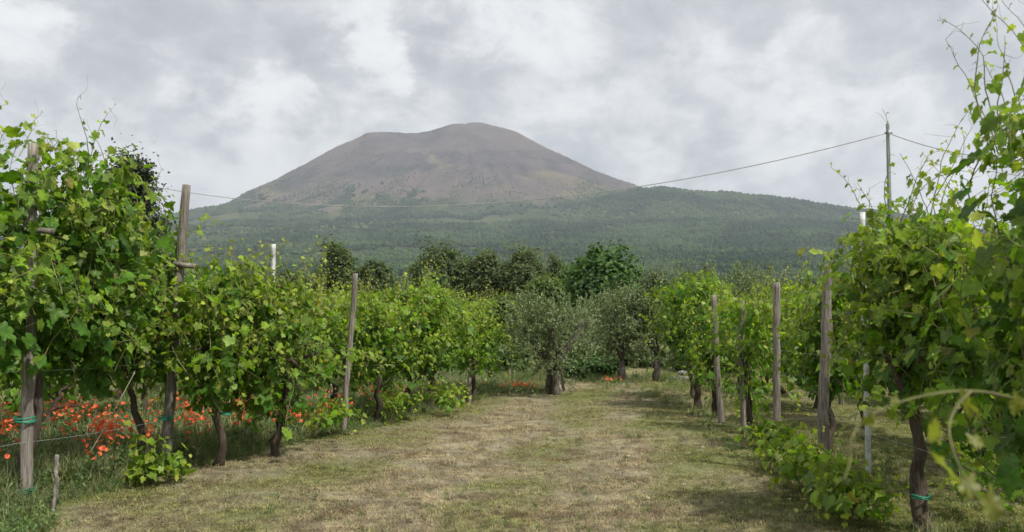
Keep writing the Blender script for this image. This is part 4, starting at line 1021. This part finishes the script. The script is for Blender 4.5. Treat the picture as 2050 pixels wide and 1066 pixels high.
s = Soup(); 
for q in range(9):
    a = q * 2 * math.pi / 9; s.add([(math.cos(a - .25) * .006, math.sin(a - .25) * .006, .03), (math.cos(a - .2) * .017, math.sin(a - .2) * .017, .033), (math.cos(a + .2) * .017, math.sin(a + .2) * .017, .033)], [(0, 1, 2)])
s.tube(np.array([(0, 0, -.01), (0, 0, .029)]), .0015, 4, cap=False)
dm = s.build('daisy', M['daisy'], usecol=False)
s = Soup(); s.tube(np.array([(0, 0, .029), (0, 0, .036)]), [.007, .005], 7); ym = s.build('disc', M['yolk'], usecol=False)
for q in range(36):
    px, py = (r.normal(1290, 60), r.normal(925, 14)) if q < 16 else (r.uniform(1050, 1600), r.uniform(830, 1010))
    p_ = gnd(px, py); o = obj('daisy', dm, loc=(p_.x, p_.y, gz1(p_.x, p_.y))); o.rotation_euler = (r.normal(0, .2), r.normal(0, .2), r.uniform(0, 6)); tag(o, 'tiny white daisy in the mown grass of the lane', 'daisy', 'daisies in the lane')
    obj('disc', ym, o)

# ------------------------------------------------------------------ the arching shoot close to the camera
root = empty('arching_vine_shoot', at(2300, 1000, 2.2)); tag(root, 'arching yellow-green vine shoot close to the camera, blurred, with curled young leaves', 'vine shoot')
base = np.array(root.location)
def cane(pxs, Y, r0, r1, name, mat='youngcane'):
    P = np.array([at(px, py, Y_) for (px, py), Y_ in zip(pxs, np.linspace(Y[0], Y[1], len(pxs)))])
    t = np.linspace(0, len(P) - 1, 40); i0 = np.clip(t.astype(int), 0, len(P) - 2); f = (t - i0)[:, None]
    Pm = np.vstack([2 * P[0] - P[1], P, 2 * P[-1] - P[-2]]); p0, p1, p2, p3 = Pm[i0], Pm[i0 + 1], Pm[i0 + 2], Pm[i0 + 3]
    Q = .5 * (2 * p1 + (p2 - p0) * f + (2 * p0 - 5 * p1 + 4 * p2 - p3) * f ** 2 + (3 * p1 - p0 - 3 * p2 + p3) * f ** 3)
    s = Soup(); s.tube(Q - base, np.linspace(r0, r1, 40), 8); obj(name, s.build(name, M[mat], usecol=False, smooth=True), root)
    return Q
main = cane([(2420, 1060), (2260, 930), (2130, 835), (2020, 795), (1930, 783), (1840, 795), (1770, 818), (1725, 845)], (2.5, 1.75), .0044, .0014, 'cane')
sec = cane([(1945, 783), (1915, 815), (1900, 860), (1915, 920), (1950, 985), (2005, 1040)], (1.9, 1.7), .0028, .0012, 'cane')
ter = cane([(1725, 845), (1705, 880), (1700, 930), (1690, 960)], (1.75, 1.7), .0022, .0012, 'tendril')
TV, TT = LEAF[0][1]
r = rg()
yl = mesh('leaf', TV, TT, M['vine'], np.repeat(np.array([[.17, .185, .04]]), len(TV), 0), smooth=True)
for (px, py, Y, s_) in [(1945, 822, 1.9, .055), (2035, 822, 2.0, .05), (1872, 880, 1.85, .05), (1908, 955, 1.75, .06), (1935, 985, 1.75, .05), (1985, 1030, 1.7, .06), (1790, 808, 1.8, .022), (1735, 850, 1.75, .03), (1960, 890, 1.9, .035)]:
    o = obj('leaf', yl, root); o.location = np.array(at(px, py, Y)) - base; o.rotation_euler = (r.uniform(.6, 2.2), r.uniform(-.6, .6), r.uniform(-1.5, 1.5)); o.scale = (s_ * .7, s_, s_)
